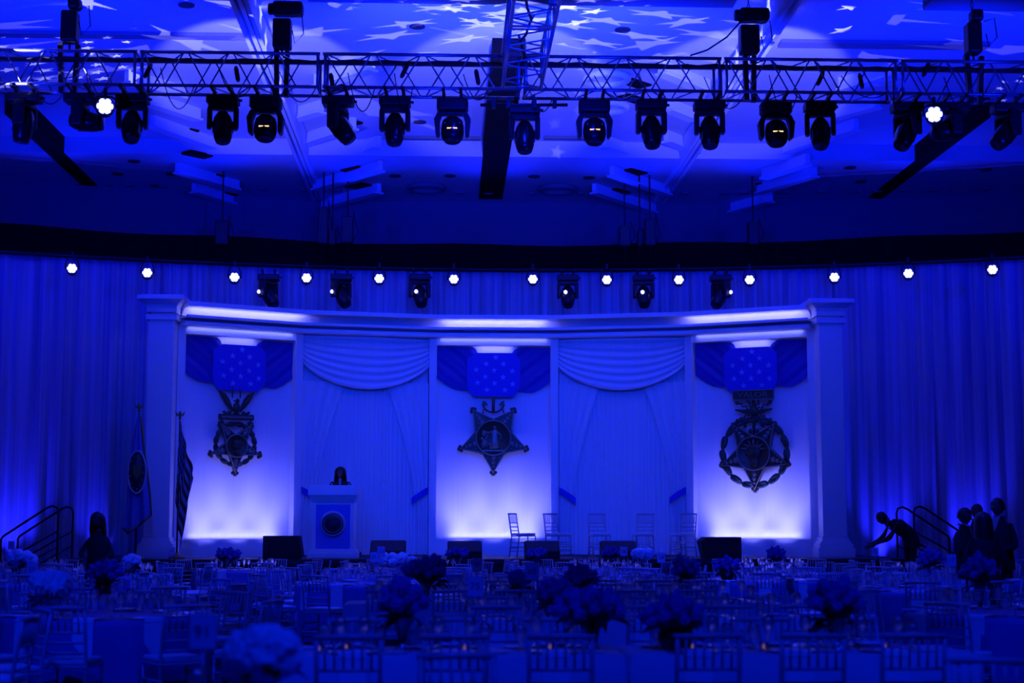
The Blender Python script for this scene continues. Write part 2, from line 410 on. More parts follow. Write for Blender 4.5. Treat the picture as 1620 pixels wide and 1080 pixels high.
# slanting louvre blades of the stepped coffers, seen end to end
BLADES = [(233, 166, 314, 192), (241, 202, 337, 236), (259, 241, 361, 274), (280, 274, 376, 302), (306, 305, 399, 333),
          (457, 194, 509, 179), (475, 233, 560, 205), (488, 270, 600, 234), (498, 302, 602, 271), (511, 331, 600, 306),
          (955, 233, 1072, 272), (1057, 176, 1098, 192), (1054, 225, 1103, 244), (968, 279, 1057, 310), (940, 306, 1036, 338), (1045, 118, 1120, 148),
          (1322, 189, 1389, 171), (1241, 244, 1355, 207), (1208, 284, 1278, 261), (1200, 307, 1290, 280), (1152, 338, 1220, 320), (1330, 145, 1420, 120),
          (200, 132, 290, 158), (500, 140, 590, 112)]
for (a, b, c, d) in BLADES:
    zb = ZL - .25; p, q = on_z(a, b, zb), on_z(c, d, zb)
    if (p.y + q.y) / 2 < YSTEP: zb = ZC - .27; p, q = on_z(a, b, zb), on_z(c, d, zb)
    dr = (q - p); L = dr.length; ang = math.atan2(dr.y, dr.x); c0 = (p + q) / 2
    R = Matrix.Rotation(ang, 4, 'Z') @ rot('X', 0)
    m = MB(); m.box((c0.x, c0.y, zb + .14), (L, .12, .26), R); m.box((c0.x, c0.y, zb + .02), (L, .26, .045), R)
    m.build('louvre_blade', M_beam, ceiling)
for (a, b) in ((255, 163), (290, 205), (312, 245), (333, 277), (355, 307), (533, 141), (550, 196), (562, 240), (561, 268), (567, 294), (1005, 132), (1000, 156),
               (1013, 240), (1003, 272), (978, 303), (1243, 252), (1218, 290)):
    z = ZL - .02; p = on_z(a, b, z); CO = 45 if a < 400 or 900 < a < 1100 else -45
    if p.y < YSTEP: z = ZC - .02; p = on_z(a, b, z)
    m = MB(); m.box((p.x, p.y, z + .01), (.62, .34, .06), rot('Z', CO)); m.build('recess_shade_plate', M_slot, ceiling)  # flat black plate painting the dark of a gap between blades
# dark bands painting the shade of cross grooves, and a lower bulkhead at the top of the view
for (x0, x1, y0, y1) in ((0, 388, 52, 59), (1232, 1565, 66, 75), (620, 760, 217, 220), (860, 960, 217, 220), (610, 690, 232, 234)):
    a = on_z(x0, (y0 + y1) / 2, ZC - .03); b = on_z(x1, (y0 + y1) / 2, ZC - .03); d = abs(on_z(700, y0, ZC).y - on_z(700, y1, ZC).y)
    m = MB(); m.box(((a.x + b.x) / 2, (a.y + b.y) / 2, ZC - .03), (b.x - a.x, d, .07)); m.build('groove_shade_band', M_wall, ceiling)
a = on_z(488, 4, ZC - .35); b = on_z(1160, 12, ZC - .35)
m = MB(); m.box(((a.x + b.x) / 2, a.y - 2, ZC - .17), (b.x - a.x, 4, .35)); m.build('bulkhead', M_wall, ceiling)
a = on_z(1460, 17, ZC - .35); m = MB(); m.box((a.x + 3, a.y - 2, ZC - .17), (6, 4, .35)); m.build('bulkhead', M_wall, ceiling)
for (a, b) in ((295, 8), (660, 42), (985, 47), (186, 275), (272, 275), (247, 294), (212, 255), (625, 278), (712, 278), (845, 279), (932, 281), (664, 193), (1345, 265), (1560, 268), (1362, 287)):
    z = ZL if b > 247 else ZC; p = on_z(a, b, z - .01)
    m = MB(); m.lathe([(.09, -.02), (.14, -.02), (.14, .01)], 14, (p.x, p.y, z - .005), cap=True); m.build('downlight', M_grille, ceiling)
for (a, b) in ((675, 297), (882, 299), (960, 125), (960, 170)):
    z = ZL if b > 247 else ZC; p = on_z(a, b, z - .06)
    m = MB(); m.tube([(p.x + .42 * math.cos(t * PI / 8), p.y + .42 * math.sin(t * PI / 8), z - .06) for t in range(16)], .07, 6, closed=True); m.build('air_diffuser', M_beam if b < 200 else M_wall, ceiling)
# frill of small brackets where the low ceiling ends
for k in range(30):
    x = -10 + k * .8 + random.uniform(-.3, .3)
    m = MB(); m.box((x, (38.0 + 1.2 * math.cos((x - 1) / 9)) , ZL - .03), (random.uniform(.1, .3), .12, .05)); m.build('ceiling_bracket', M_wall, ceiling)

# ---------------------------------------------------------------- border, curtains (all on one arc)
ARC_R, ARC_X, ARC_Y = 32.0, 1.3, 38.0 - 32.0
def arc(t, off=0):
    return Vector((ARC_X + (ARC_R + off) * math.sin(t), ARC_Y + (ARC_R + off) * math.cos(t), 0))
def arc_t(px, off=0):
    """angle on the arc that is seen in column px"""
    lo, hi = -.6, .6
    for _ in range(40):
        t = (lo + hi) / 2; p = arc(t, off)
        if proj((p.x, p.y, 5))[0] < px: lo = t
        else: hi = t
    return t
def pleated(t0, t1, z0, z1, off, wave, amp, seed, rows=3, jag=0.):
    rnd = random.Random(seed); n = int((t1 - t0) * ARC_R / (wave / 10)); ph = 0; offs = []; a = amp
    for i in range(n + 1):
        if i % 10 == 0: a = amp * rnd.uniform(.3, 1.3); dw = rnd.uniform(.75, 1.35)
        ph += 2 * PI / 10 * dw; offs.append(-1.5 * a * abs(math.sin(ph / 2)) ** .8 + .5 * a * math.sin(ph * .23 + 1))
    m = MB()
    def fn(u, v):
        i = round(u * n); p = arc(t0 + (t1 - t0) * u, off + offs[i] * (.75 + .5 * (1 - v)))
        return (p.x, p.y, z0 + (z1 - z0) * v + (jag * math.sin(i * .06) + jag * .5 * math.sin(i * .021) if v == 1 else 0))
    m.grid(fn, n, rows); return m
ZB0, ZB1 = at(800, 430, arc(arc_t(800, -.25), -.25).y).z, at(800, 387, arc(arc_t(800, -.25), -.25).y).z
tA, tB, tC, tD = arc_t(-90), arc_t(250), arc_t(1320), arc_t(1715)
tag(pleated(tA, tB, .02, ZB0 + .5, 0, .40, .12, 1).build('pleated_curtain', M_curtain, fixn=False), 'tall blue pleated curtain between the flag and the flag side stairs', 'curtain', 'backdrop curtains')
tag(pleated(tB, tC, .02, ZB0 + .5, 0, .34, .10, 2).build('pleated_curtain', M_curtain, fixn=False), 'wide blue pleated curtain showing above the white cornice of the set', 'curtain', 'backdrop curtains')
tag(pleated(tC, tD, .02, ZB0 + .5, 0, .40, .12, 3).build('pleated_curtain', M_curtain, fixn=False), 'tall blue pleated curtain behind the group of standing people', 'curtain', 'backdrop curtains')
bo = thing('stage_border', 'long black velour border hung above the blue curtains', 'border')
pleated(tA, tD, ZB0, ZB1, -.25, .5, .03, 4, 2, .03).build('valance', M_velour, bo, fixn=False)
m = MB(); m.tube([arc(tA + (tD - tA) * i / 40, -.36) + Vector((0, 0, ZB0 + .04)) for i in range(41)], .03, 6); m.build('pipe', M_rail, bo)

# ---------------------------------------------------------------- stage
ZS = .90
YF = 31.5
SX0, SX1 = at(106, 880, 32.6).x, at(1430, 880, 32.6).x
st = thing('stage', 'low black stage under the white scenic set', 'stage')
m = MB(); m.box(((SX0 + SX1) / 2, (YF + 36.3) / 2, ZS - .05), (SX1 - SX0, 36.3 - YF, .10)); m.build('deck', M_deck, st)
m = MB(); m.grid(lambda u, v: (SX0 + (SX1 - SX0) * u, YF + .03 + .02 * math.sin(u * 420), .02 + (ZS - .12) * v), 420, 1); m.build('skirt', M_skirt, st, fixn=False)
m = MB(); m.box(((SX0 + SX1) / 2, (YF + .2 + 36.3) / 2, (ZS - .1) / 2), (SX1 - SX0 - .1, 36.2 - YF, ZS - .1)); m.build('frame', M_slot, st)
for sgn, xe in ((-1, SX0), (1, SX1)):
    s = thing('stage_stairs', 'black portable stairs with handrails by the ' + ('seal flag' if sgn < 0 else 'standing group of people'), 'stairs', (xe, 32.6, 0))
    for k in range(4):
        m = MB(); m.box((sgn * (.02 + .15 + k * .30), 0, (ZS - .18 * (k + 1)) - .03), (.30, 1.15, .06)); m.box((sgn * (.02 + .28 + k * .30), 0, (ZS - .18 * (k + 1)) / 2 - .03), (.03, 1.15, ZS - .18 * (k + 1))); m.build('tread', M_deck, s)
    for yy in (-.62, .62):
        m = MB(); z1 = 1.95
        m.tube([(sgn * .05, yy, .0), (sgn * .05, yy, z1 - .12), (sgn * .08, yy, z1 - .03), (sgn * .18, yy, z1), (sgn * .28, yy, z1 - .04), (sgn * 1.12, yy, z1 - .60), (sgn * 1.16, yy, z1 - .66), (sgn * 1.16, yy, 0)], .022, 8)
        h = m.build('handrail', M_rail, s)
        m = MB(); m.tube([(sgn * .05, yy, 1.45), (sgn * 1.16, yy, .82)], .018, 6); m.tube([(sgn * .05, yy, 1.15), (sgn * 1.16, yy, .52)], .018, 6); m.build('mid_rail', M_rail, s)

# ---------------------------------------------------------------- scenic set
YV = [33.6, 34.9, 35.6, 35.6, 34.9, 33.6]
PXV = [281, 471, 684.5, 877.5, 1091, 1289]
V = [at(PXV[i], 700, YV[i]) for i in range(6)]; V = [Vector((p.x, p.y, 0)) for p in V]
FAC = []                                             # facet matrices: x along, y away from the hall
for i in range(5):
    d = V[i + 1] - V[i]; FAC.append((V[i], math.atan2(d.y, d.x), d.length))
Z_SILL, Z_TOP, Z_BAND = 1.27, 5.62, 5.78
def normal2(a, b):
    d = (b - a).normalized(); return Vector((d.y, -d.x, 0))    # towards the hall
def offset_line(dist):
    out = []
    for i in range(6):
        ns = [normal2(V[j], V[j + 1]) for j in (i - 1, i) if 0 <= j < 5]
        if len(ns) == 1: out.append(V[i] + ns[0] * dist)
        else:
            b = (ns[0] + ns[1]).normalized(); out.append(V[i] + b * (dist / b.dot(ns[0])))
    return out
def sweep(profile):
    """closed profile (distance out from the wall line, height) swept along the five facets with mitred corners"""
    m = MB(); L = [offset_line(d) for d, z in profile]; k = len(profile); vs = [(L[j][i].x, L[j][i].y, profile[j][1]) for i in range(6) for j in range(k)]
    fs = [(i * k + j, i * k + (j + 1) % k, (i + 1) * k + (j + 1) % k, (i + 1) * k + j) for i in range(5) for j in range(k)]
    fs += [tuple(range(k))[::-1], tuple(5 * k + j for j in range(k))]
    return m.add(vs, fs)
cor = thing('set_cornice', 'white curved cornice with lit coves across the top of the set', 'cornice')
sweep([(-.30, 6.16), (.52, 6.16), (.52, 6.25), (-.30, 6.25)]).build('crown_band', M_set, cor)
sweep([(-.30, 5.98), (.08, 6.00), (.10, 6.03), (.16, 6.08), (.26, 6.13), (.44, 6.16), (-.30, 6.16)]).build('cove', M_set, cor)
sweep([(-.30, 5.93), (.40, 5.93), (.40, 5.985), (.35, 5.985), (.35, 5.96), (-.30, 5.96)]).build('ledge', M_set, cor)
sweep([(-.30, 5.86), (.02, 5.86), (.02, 5.93), (-.30, 5.93)]).build('groove', M_set, cor)
sweep([(-.30, Z_BAND), (.30, Z_BAND), (.30, 5.86), (-.30, 5.86)]).build('lower_band', M_set, cor)
# columns at both ends
for sgn, (x0, x1) in ((-1, (231, 271)), (1, (1299, 1337))):
    Y0 = 33.1; a, b = at(x0, 690, Y0), at(x1, 690, Y0); cx, hw = (a.x + b.x) / 2, (b.x - a.x) / 2
    c = thing('scenic_column', 'square white scenic column beside the ' + ('striped flag' if sgn < 0 else 'medal with the bar reading VALOR'), 'column', (cx, Y0 + .35, 0), 0, 'columns at the ends of the set')
    m = MB(); m.rbox((0, 0, (ZS + .42 + 5.86) / 2), (2 * hw, .70, 5.86 - ZS - .42), .012); m.build('shaft', M_set, c)
    m = MB(); m.box((0, 0, ZS + .10), (2 * hw + .26, .94, .20)); m.box((0, 0, ZS + .245), (2 * hw + .20, .88, .09)); m.box((0, 0, ZS + .315), (2 * hw + .12, .80, .05)); m.box((0, 0, ZS + .38), (2 * hw + .05, .74, .08)); m.build('base', M_set, c)
    m = MB(); m.box((0, 0, 5.90), (2 * hw + .12, .80, .11)); m.build('neck_band', M_set, c)
    m = MB(); m.box((0, 0, 5.98), (2 * hw - .06, .64, .05)); m.build('groove', M_set, c)
    m = MB(); m.box((0, 0, 6.045), (2 * hw + .10, .80, .09)); m.build('neck_band', M_set, c)
    m = MB()
    for (w0, z0), (w1, z1) in (((.05, 6.09), (.07, 6.16)), ((.07, 6.16), (.13, 6.22)), ((.13, 6.22), (.20, 6.26))):
        q = []
        for ww, zz in ((w0, z0), (w1, z1)): q += [(-hw - ww, -.35 - ww, zz), (hw + ww, -.35 - ww, zz), (hw + ww, .35 + ww, zz), (-hw - ww, .35 + ww, zz)]
        m.add(q, [(0, 1, 5, 4), (1, 2, 6, 5), (2, 3, 7, 6), (3, 0, 4, 7), (0, 3, 2, 1), (4, 5, 6, 7)])
    m.build('cove', M_set, c)
    m = MB(); m.box((0, 0, 6.305), (2 * hw + .44, 1.14, .09)); m.build('abacus', M_set, c)
PANEL_NAMES = {0: 'wreathed star medal topped by an eagle', 2: 'plain star medal hung from an anchor', 4: 'wreathed star medal under the bar reading VALOR'}
PAN = {}
for i in (0, 2, 4):
    o, ang, L = FAC[i]
    p = thing('scenic_panel', 'tall glowing white fabric panel behind the ' + PANEL_NAMES[i], 'panel', o, ang, 'medal panels of the set'); PAN[i] = p
    W = L - .17
    m = MB(); m.grid(lambda u, v: (.085 + W * u, .24 + .0015 * math.sin(u * 90 + 3 * math.sin(u * 31)), Z_SILL + (Z_TOP - Z_SILL) * v), 180, 2); m.build('fabric', M_panel, p, fixn=False)
    for x in (0, L):
        if (i, x) == (0, 0): x = .035
        if i == 4 and x == L: x = L - .035
        m = MB(); m.box((x, .12, (ZS + Z_BAND) / 2 + .02), (.17, .30, Z_BAND - ZS + .04)); m.build('stile', M_set, p)
    m = MB(); m.box((L / 2, .12, (Z_TOP + Z_BAND) / 2), (W, .24, Z_BAND - Z_TOP)); m.build('header', M_set, p)
    m = MB(); m.box((L / 2, .03, (ZS + Z_SILL) / 2), (W, .12, Z_SILL - ZS)); m.box((L / 2, .18, Z_SILL - .12), (W, .18, .05)); m.build('dado', M_set, p)
    m = MB(); m.box((L / 2, -.045, ZS + .08), (L + .1, .05, .16)); m.box((L / 2, -.04, ZS + .19), (L + .1, .035, .05)); m.build('plinth', M_set, p)
for i in (1, 3):
    o, ang, L = FAC[i]
    b = thing('draped_bay', 'pale blue draped bay with swag ' + ('behind the podium' if i == 1 else 'behind the five stage chairs'), 'drape', o, ang, 'draped bays of the set')
    x0, W = .088, L - .176; rnd = random.Random(i)
    m = MB(); n = 220; off = []
    for k in range(n + 1): off.append(.010 * math.sin(k * .9 + 1.3 * math.sin(k * .13)) * (0.4 + .6 * abs(math.sin(k * .071 + i))))
    m.grid(lambda u, v: (x0 + W * u, .16 + off[round(u * n)], ZS + .02 + (Z_BAND - ZS) * v), n, 2); m.build('back_drape', M_sheer, b, fixn=False)
    # swag: nested catenary folds from corner to corner
    drop = 1.18
    def swag(u, v):
        s = 4 * u * (1 - u); z = Z_BAND - .02 - v * (.62 + (drop - .62) * s ** .8 * 1.0) - .10 * s * v * (1 - v)
        if v == 0: z = Z_BAND
        f = .030 * math.sin(v * 2 * PI * 6.5 + .8 * math.sin(u * 5)) * (.4 + .6 * (1 - s * .5)) + .05 * v
        return (x0 + W * u, .06 - f - .05 * s, z)
    m = MB(); m.grid(swag, 56, 60); m.build('swag', M_sheer, b, fixn=False)
    zt = 2.32                                        # tie-back height
    for sg in (0, 1):
        xw = x0 if sg == 0 else x0 + W; dr = 1 if sg == 0 else -1
        def side(u, v):
            z = 4.75 - v * (4.75 - ZS - .02)
            if z > zt: t = (z - zt) / (4.75 - zt); wd = .34 + .62 * t ** 1.4
            else: wd = .34 - .10 * min(1, (zt - z) * 3)
            f = .016 * math.sin(u * 2 * PI * 4 + i) * (1.2 - .5 * (wd - .2))
            return (xw + dr * wd * u, .09 - f, z)
        m = MB(); m.grid(side, 40, 30); m.build('side_drape', M_sheer, b, fixn=False)
        m = MB()
        def tie(u, v):
            a = u * PI; return (xw + dr * (.38 * u), .07 - .055 * math.sin(a) - .01, zt + .10 + (-.24 * u + .02 * math.sin(a)) - .15 * v + .0)
        m.grid(tie, 12, 3); m.build('tie_back', M_ribbon, b, fixn=False)

# ================================================================== RIBBONS AND MEDALS
KU = .01424
def rc(x, y): return ((x / 6.75 + 660 - 781) * KU, Z_TOP - (y / 6.75 + 520 - 547) * KU)
def curve_at(pts, x):
    for (x0, y0), (x1, y1) in zip(pts, pts[1:]):
        if x0 <= x <= x1: return y0 + (y1 - y0) * (x - x0) / max(1e-6, x1 - x0)
    return pts[-1][1] if x > pts[-1][0] else pts[0][1]
def wing(top, bot, slope):
    xa, xb = top[0][0], top[-1][0]; m = MB()
    def fn(u, v):
        x = xa + (xb - xa) * u; y = curve_at(top, x) + (curve_at(bot, x) - curve_at(top, x)) * v; a, z = rc(x, y)
        q = (x * slope + y * .8) / 26; d = .011 * math.sin(q) + .007 * math.sin(q * 1.9 + 1)
        return (a, .16 - d, z)
    return m.grid(fn, 60, 40)
WL = wing([(200, 186), (590, 190), (625, 215), (645, 262), (650, 300)], [(200, 525), (290, 592), (390, 645), (480, 660), (650, 668)], -.62)
WR = wing([(1000, 300), (1010, 262), (1040, 222), (1095, 190), (1425, 198)], [(1000, 670), (1100, 670), (1180, 682), (1240, 682), (1330, 640), (1425, 572)], .62)
PAD = [rc(*q) for q in ((632, 262), (1016, 262), (1075, 300), (1100, 340), (1100, 615), (1085, 662), (1020, 736), (598, 730), (545, 662), (530, 610), (530, 330), (575, 296))]
STARS = [(838, 310), (735, 380), (920, 382), (628, 446), (820, 450), (1015, 458), (725, 520), (915, 525), (642, 584), (825, 588), (1020, 598), (742, 660), (935, 662)]
for i in (0, 2, 4):
    o, ang, L = FAC[i]; c = o + Vector((math.cos(ang), math.sin(ang), 0)) * (L / 2)
    r = thing('medal_ribbon', 'starred blue ribbon above the ' + PANEL_NAMES[i], 'ribbon', c, ang, 'ribbons at the tops of the medal panels')
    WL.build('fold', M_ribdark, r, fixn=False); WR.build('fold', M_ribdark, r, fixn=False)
    m = MB(); m.prism(PAD, .03, .12); m.build('pad', M_ribbon, r)
    for (x, y) in STARS:
        a, z = rc(x, y); m = MB(); m.starprism(a, z, .075, .030, .018, .034); m.build('star', M_star, r)
DY = -.02                                             # medals hang this far from the panel's front line
def medal(i, px, name, label):
    o, ang, L = FAC[i]; t = Vector((math.cos(ang), math.sin(ang), 0)); n = Vector((-math.sin(ang), math.cos(ang), 0))
    d = ray(px, 690); k = (o - EYE).dot(n) / d.dot(n); P = EYE + d * k; s = (P - o).dot(t)
    return thing(name, label, 'medal', o + t * s, ang, 'bronze medals hung on the panels')
def star_medal(root, cz, R, r, disc_r, tips=True):
    m = MB(); m.starprism(0, cz, R, r, DY, .10, -1)
    star = m.build('star', M_bronze, root)
    m = MB()                                          # raised rim along the ten edges
    P = [((R if k % 2 == 0 else r) * math.cos(-PI / 2 + PI * k / 5) * .97, cz + (R if k % 2 == 0 else r) * math.sin(-PI / 2 + PI * k / 5) * .97) for k in range(10)]
    m.tube([(a, DY - .005, b) for a, b in P], .022, 6, closed=True); m.build('star_rim', M_bronzelit, root)
    for k in range(5):                                # trefoil at each point
        a = -PI / 2 + 2 * PI * k / 5; m = MB(); e, f = math.cos(a), math.sin(a)
        m.ball((R * e, .03, cz + R * f), (.055, .04, .055), 8, 5)
        for s in (-1, 1): m.ball((R * .965 * e - s * .05 * f, .03, cz + R * .965 * f + s * .05 * e), (.04, .035, .04), 7, 5)
        m.build('trefoil_tip', M_bronze, root)
        m = MB()                                      # small leaf relief on the ray
        for q in (.55, .68, .8): m.ball((R * q * e, DY - .006, cz + R * q * f), (.05 * (1.15 - q) * 2, .02, .05 * (1.15 - q) * 2), 7, 4)
        m.build('ray_relief', M_bronzelit, root)
    m = MB(); m.lathe([(disc_r, 0), (disc_r, .05), (disc_r * .94, .05), (disc_r * .90, .028), (0, .034)], 36, (0, DY, cz), R=rot('X', 90)); m.build('medallion', M_bronze, root)
    m = MB(); m.tube([(disc_r * .97 * math.cos(2 * PI * k / 36), DY - .05, cz + disc_r * .97 * math.sin(2 * PI * k / 36)) for k in range(36)], .016, 6, closed=True); m.build('medallion_ring', M_bronzelit, root)
def wreath(root, cz, R, n, lump, squash=.55):
    for k in range(n):
        a = -PI / 2 + 2 * PI * (k + .5) / n; c = (R * math.cos(a), .05, cz + R * math.sin(a)); Rm = Matrix.Rotation(-(a + PI / 2), 4, 'Y'); m = MB()
        m.ball(c, (lump, .05, lump * squash), 10, 7, Rm)
        for q in (-1, 1): m.ball(Vector(c) + Rm @ Vector((lump * .25 * q, -.03, lump * .22 * q)), (lump * .6, .035, lump * .25), 8, 5, Rm)
        m.build('wreath_leaf', M_enamel, root)
def head_relief(root, cz, r, rays=False):
    m = MB(); y = DY - .04
    m.ball((.02, y, cz + r * .05), (r * .42, .05, r * .50), 12, 8); m.ball((-r * .36, y, cz - r * .02), (r * .16, .035, r * .12), 8, 5)
    m.ball((r * .05, y, cz - r * .55), (r * .30, .04, r * .28), 10, 6); m.ball((.03, y, cz + r * .34), (r * .50, .045, r * .22), 10, 6)
    m.ball((-r * .30, y, cz - r * .22), (r * .12, .03, r * .07), 8, 5); m.build('head_relief', M_bronze, root)
    if rays:
        m = MB()
        for k in range(7):
            a = math.radians(20 + k * 23); m.tube([(r * .45 * math.cos(a), y, cz + r * .1 + r * .45 * math.sin(a)), (r * .86 * math.cos(a), y, cz + r * .86 * math.sin(a))], [.03, .006], 5)
        m.build('crown_ray', M_bronzelit, root)
# --- star hung from an anchor, standing figures in the middle
nv = medal(2, 780.5, 'star_medal', 'bronze five-pointed star medal hung from an anchor on the middle panel')
CZ = 3.52; star_medal(nv, CZ, .80, .435, .40)
m = MB()
for k in range(34):
    a = 2 * PI * k / 34; m.ball((.46 * math.cos(a), DY - .012, CZ + .46 * math.sin(a)), (.017, .015, .017), 6, 4)
m.build('ring_bead', M_bronzelit, nv)['kind'] = 'stuff'
m = MB(); y = DY - .045                                # standing robed figure with shield
m.lathe([(.11, -.24), (.10, -.1), (.07, .04), (.085, .12), (.05, .17), (.025, .19)], 10, (.03, y, CZ), sy=.4); m.ball((.03, y, CZ + .225), (.038, .03, .045), 8, 6)
m.tube([(-.03, y, CZ + .14), (-.12, y - .01, CZ + .11), (-.20, y, CZ + .14)], .024, 6); m.tube([(.09, y, CZ + .14), (.17, y - .01, CZ + .06), (.17, y, CZ - .04)], .024, 6)
m.ball((-.21, y, CZ + .10), (.055, .03, .075), 8, 6); m.build('standing_figure', M_bronzelit, nv)
m = MB()                                              # crouching figure
m.ball((-.20, y, CZ - .14), (.075, .04, .10), 8, 6, rot('Y', 30)); m.ball((-.255, y, CZ - .02), (.035, .03, .042), 8, 6); m.tube([(-.17, y, CZ - .2), (-.08, y, CZ - .12), (-.05, y, CZ - .26)], .03, 6)
m.tube([(-.24, y, CZ - .08), (-.15, y, CZ + .01), (-.12, y, CZ + .09)], .018, 6); m.build('crouching_figure', M_bronzelit, nv)
m = MB(); m.box((0, y, CZ - .285), (.50, .04, .035)); m.build('ground_line', M_bronzelit, nv)
za = CZ + .60; m = MB(); m.tube([(0, .02, za - .02), (0, .02, za + .30)], .035, 8); m.build('anchor_shank', M_bronze, nv)
m = MB(); m.box((0, .02, za + .315), (.15, .05, .03)); m.build('anchor_stock', M_bronze, nv)
m = MB(); m.tube([(.24 * math.cos(a), .02, za + .20 - .22 * math.sin(a)) for a in [PI * .08 + PI * .84 * k / 14 for k in range(15)]], .020, 6); m.build('anchor_arm', M_bronze, nv)
for s in (-1, 1):
    m = MB(); m.prism([(s * .12, za + .14), (s * .26, za + .12), (s * .24, za + .25), (s * .17, za + .22)], .0, .05); m.build('anchor_fluke', M_bronze, nv)
    m = MB(); m.tube([(s * .19, .02, za + .10), (s * .24, .02, za - .03), (s * .25, .02, za - .12)], .014, 6); m.build('link', M_bronze, nv)
# --- eagle, bar and wreathed star
ar = medal(0, 373.5, 'eagle_star_medal', 'bronze star in a green wreath hung from a bar with a spread eagle')
CZ = 3.26; star_medal(ar, CZ, .60, .235, .25); wreath(ar, CZ + .04, .44, 16, .105); head_relief(ar, CZ, .24)
m = MB(); m.box((0, .02, 3.88), (.78, .09, .12)); m.build('bar', M_bronze, ar)
m = MB(); m.box((0, -.03, 3.88), (.70, .02, .05)); m.build('bar_relief', M_bronzelit, ar)
for s in (-1, 1):
    m = MB(); m.tube([(s * .33, .02, 3.83), (s * .34, .02, 3.70)], .022, 6); m.build('link', M_bronze, ar)
    m = MB(); m.ball((s * .33, .03, 3.68), (.07, .05, .09), 8, 6); m.build('trefoil_tip', M_bronze, ar)
    w = [(s * .06, 4.00), (s * .12, 4.15), (s * .18, 4.28), (s * .26, 4.38), (s * .40, 4.44), (s * .34, 4.30), (s * .25, 4.16), (s * .16, 4.06), (s * .10, 3.99)]
    m = MB(); m.prism(w, -.01, .06)
    for q in range(4): m.tube([(s * (.07 + .035 * q), -.012, 4.02 + .035 * q), (s * (.20 + .05 * q), -.012, 4.20 + .06 * q)], .012, 5)
    m.build('eagle_wing', M_bronze, ar)
    m = MB(); m.tube([(s * .09, .03, 4.30), (s * .09, .03, 4.45), (s * .07, .03, 4.52)], .013, 6); m.build('hanger', M_bronze, ar)
    m = MB()
    for q in range(5): m.ball((s * (.14 + .035 * q), .01, 3.965 + .02 * math.sin(q * 2)), (.03, .03, .035), 7, 5)
    m.build('laurel_sprig' if s < 0 else 'cannon_pile', M_enamel, ar)
m = MB(); m.ball((0, .01, 4.08), (.085, .06, .13), 10, 8); m.ball((.01, -.02, 4.23), (.05, .05, .055), 8, 6); m.prism([(-.05, 4.25), (-.09, 4.23), (-.05, 4.21)], -.04, 0); m.lathe([(.02, 0), (.10, -.10)], 8, (0, .02, 4.03), sy=.4); m.build('eagle_body', M_bronze, ar)
# --- bar reading VALOR, thunderbolt trophy and wreathed star
af = medal(4, 1192.5, 'winged_star_medal', 'bronze star in a laurel wreath under a bar reading VALOR')
CZ = 3.12; star_medal(af, CZ, .80, .385, .375); wreath(af, CZ + .03, .72, 15, .165, .45); head_relief(af, CZ, .36, True)
m = MB(); m.box((0, .02, 4.40), (.90, .10, .22)); m.build('bar', M_bronze, af)
for dz, hx in ((.10, 0), (-.10, 0)):
    m = MB(); m.box((0, -.035, 4.40 + dz), (.90, .02, .022)); m.build('bar_edge', M_bronzelit, af)
tx = text_mesh('VALOR', .17, .006); tx.materials.append(M_bronzelit); tx.transform(Matrix.Scale(1.25, 4, (1, 0, 0))); put('bar_lettering', tx, af, tr(0, -.036, 4.40) @ rot('X', 90))
cz = 4.04; m = MB(); m.tube([(0, .02, 4.29), (0, .02, 3.46)], .032, 8); m.build('staff', M_bronze, af)
for k, a in enumerate((28, 62, 118, 152, -28, -58, -122, -152)):
    a = math.radians(a); e, f = math.cos(a), math.sin(a); L = .40 if abs(f) < .6 else .34; m = MB()
    z = [(.06, 0), (.16, .025), (.18, -.03), (.28, .02), (.30, -.02), (L, 0)]
    m.tube([(q * e - w * f, .02, cz + q * f + w * e) for q, w in z], .020, 6)
    m.prism([(L * e - .05 * f, cz + L * f + .05 * e), ((L + .09) * e, cz + (L + .09) * f), (L * e + .05 * f, cz + L * f - .05 * e)], .0, .04); m.build('thunderbolt', M_bronze, af)
for s in (-1, 1):
    m = MB(); m.prism([(s * .03, cz - .10), (s * .40, cz + .02), (s * .42, cz + .06), (s * .03, cz + .03)], -.01, .05); m.build('trophy_wing', M_bronze, af)
    m = MB(); m.ball((s * .08, .02, 3.60), (.045, .04, .07), 8, 6); m.build('laurel_sprig', M_bronze, af)
m = MB(); m.ball((0, 0, cz), (.10, .06, .12), 10, 8); m.build('trophy_hub', M_bronze, af)

# ================================================================== PODIUM, FLOOR MONITORS, FLAGS
p = at(526.5, 882, 32.7); pod = thing('podium', 'pale podium with a round seal on its blue front panel', 'podium', (p.x, 32.9, ZS))
m = MB(); m.rbox((0, 0, .06), (1.02, .74, .12), .01); m.rbox((0, 0, .15), (.96, .68, .07), .01); m.build('base', M_pod, pod)
m = MB(); m.box((0, .02, .66), (.86, .56, .96)); m.build('body', M_pod, pod)
m = MB(); m.box((0, -.27, .64), (.70, .03, .90)); m.build('front_panel', M_podp, pod)
for s in (-1, 1):
    m = MB(); m.rbox((s * .385, -.275, .66), (.07, .05, .94), .006); m.build('corner_post', M_pod, pod)
m = MB(); q = []
for ww, dd, zz in ((.86, .56, 1.14), (1.00, .70, 1.27)): q += [(-ww / 2, -dd / 2, zz), (ww / 2, -dd / 2, zz), (ww / 2, dd / 2, zz), (-ww / 2, dd / 2, zz)]
m.add(q, [(0, 1, 5, 4), (1, 2, 6, 5), (2, 3, 7, 6), (3, 0, 4, 7), (0, 3, 2, 1), (4, 5, 6, 7)]); m.build('crown_moulding', M_pod, pod)
m = MB(); m.rbox((0, 0, 1.375), (1.02, .72, .21), .015); m.build('top', M_pod, pod)
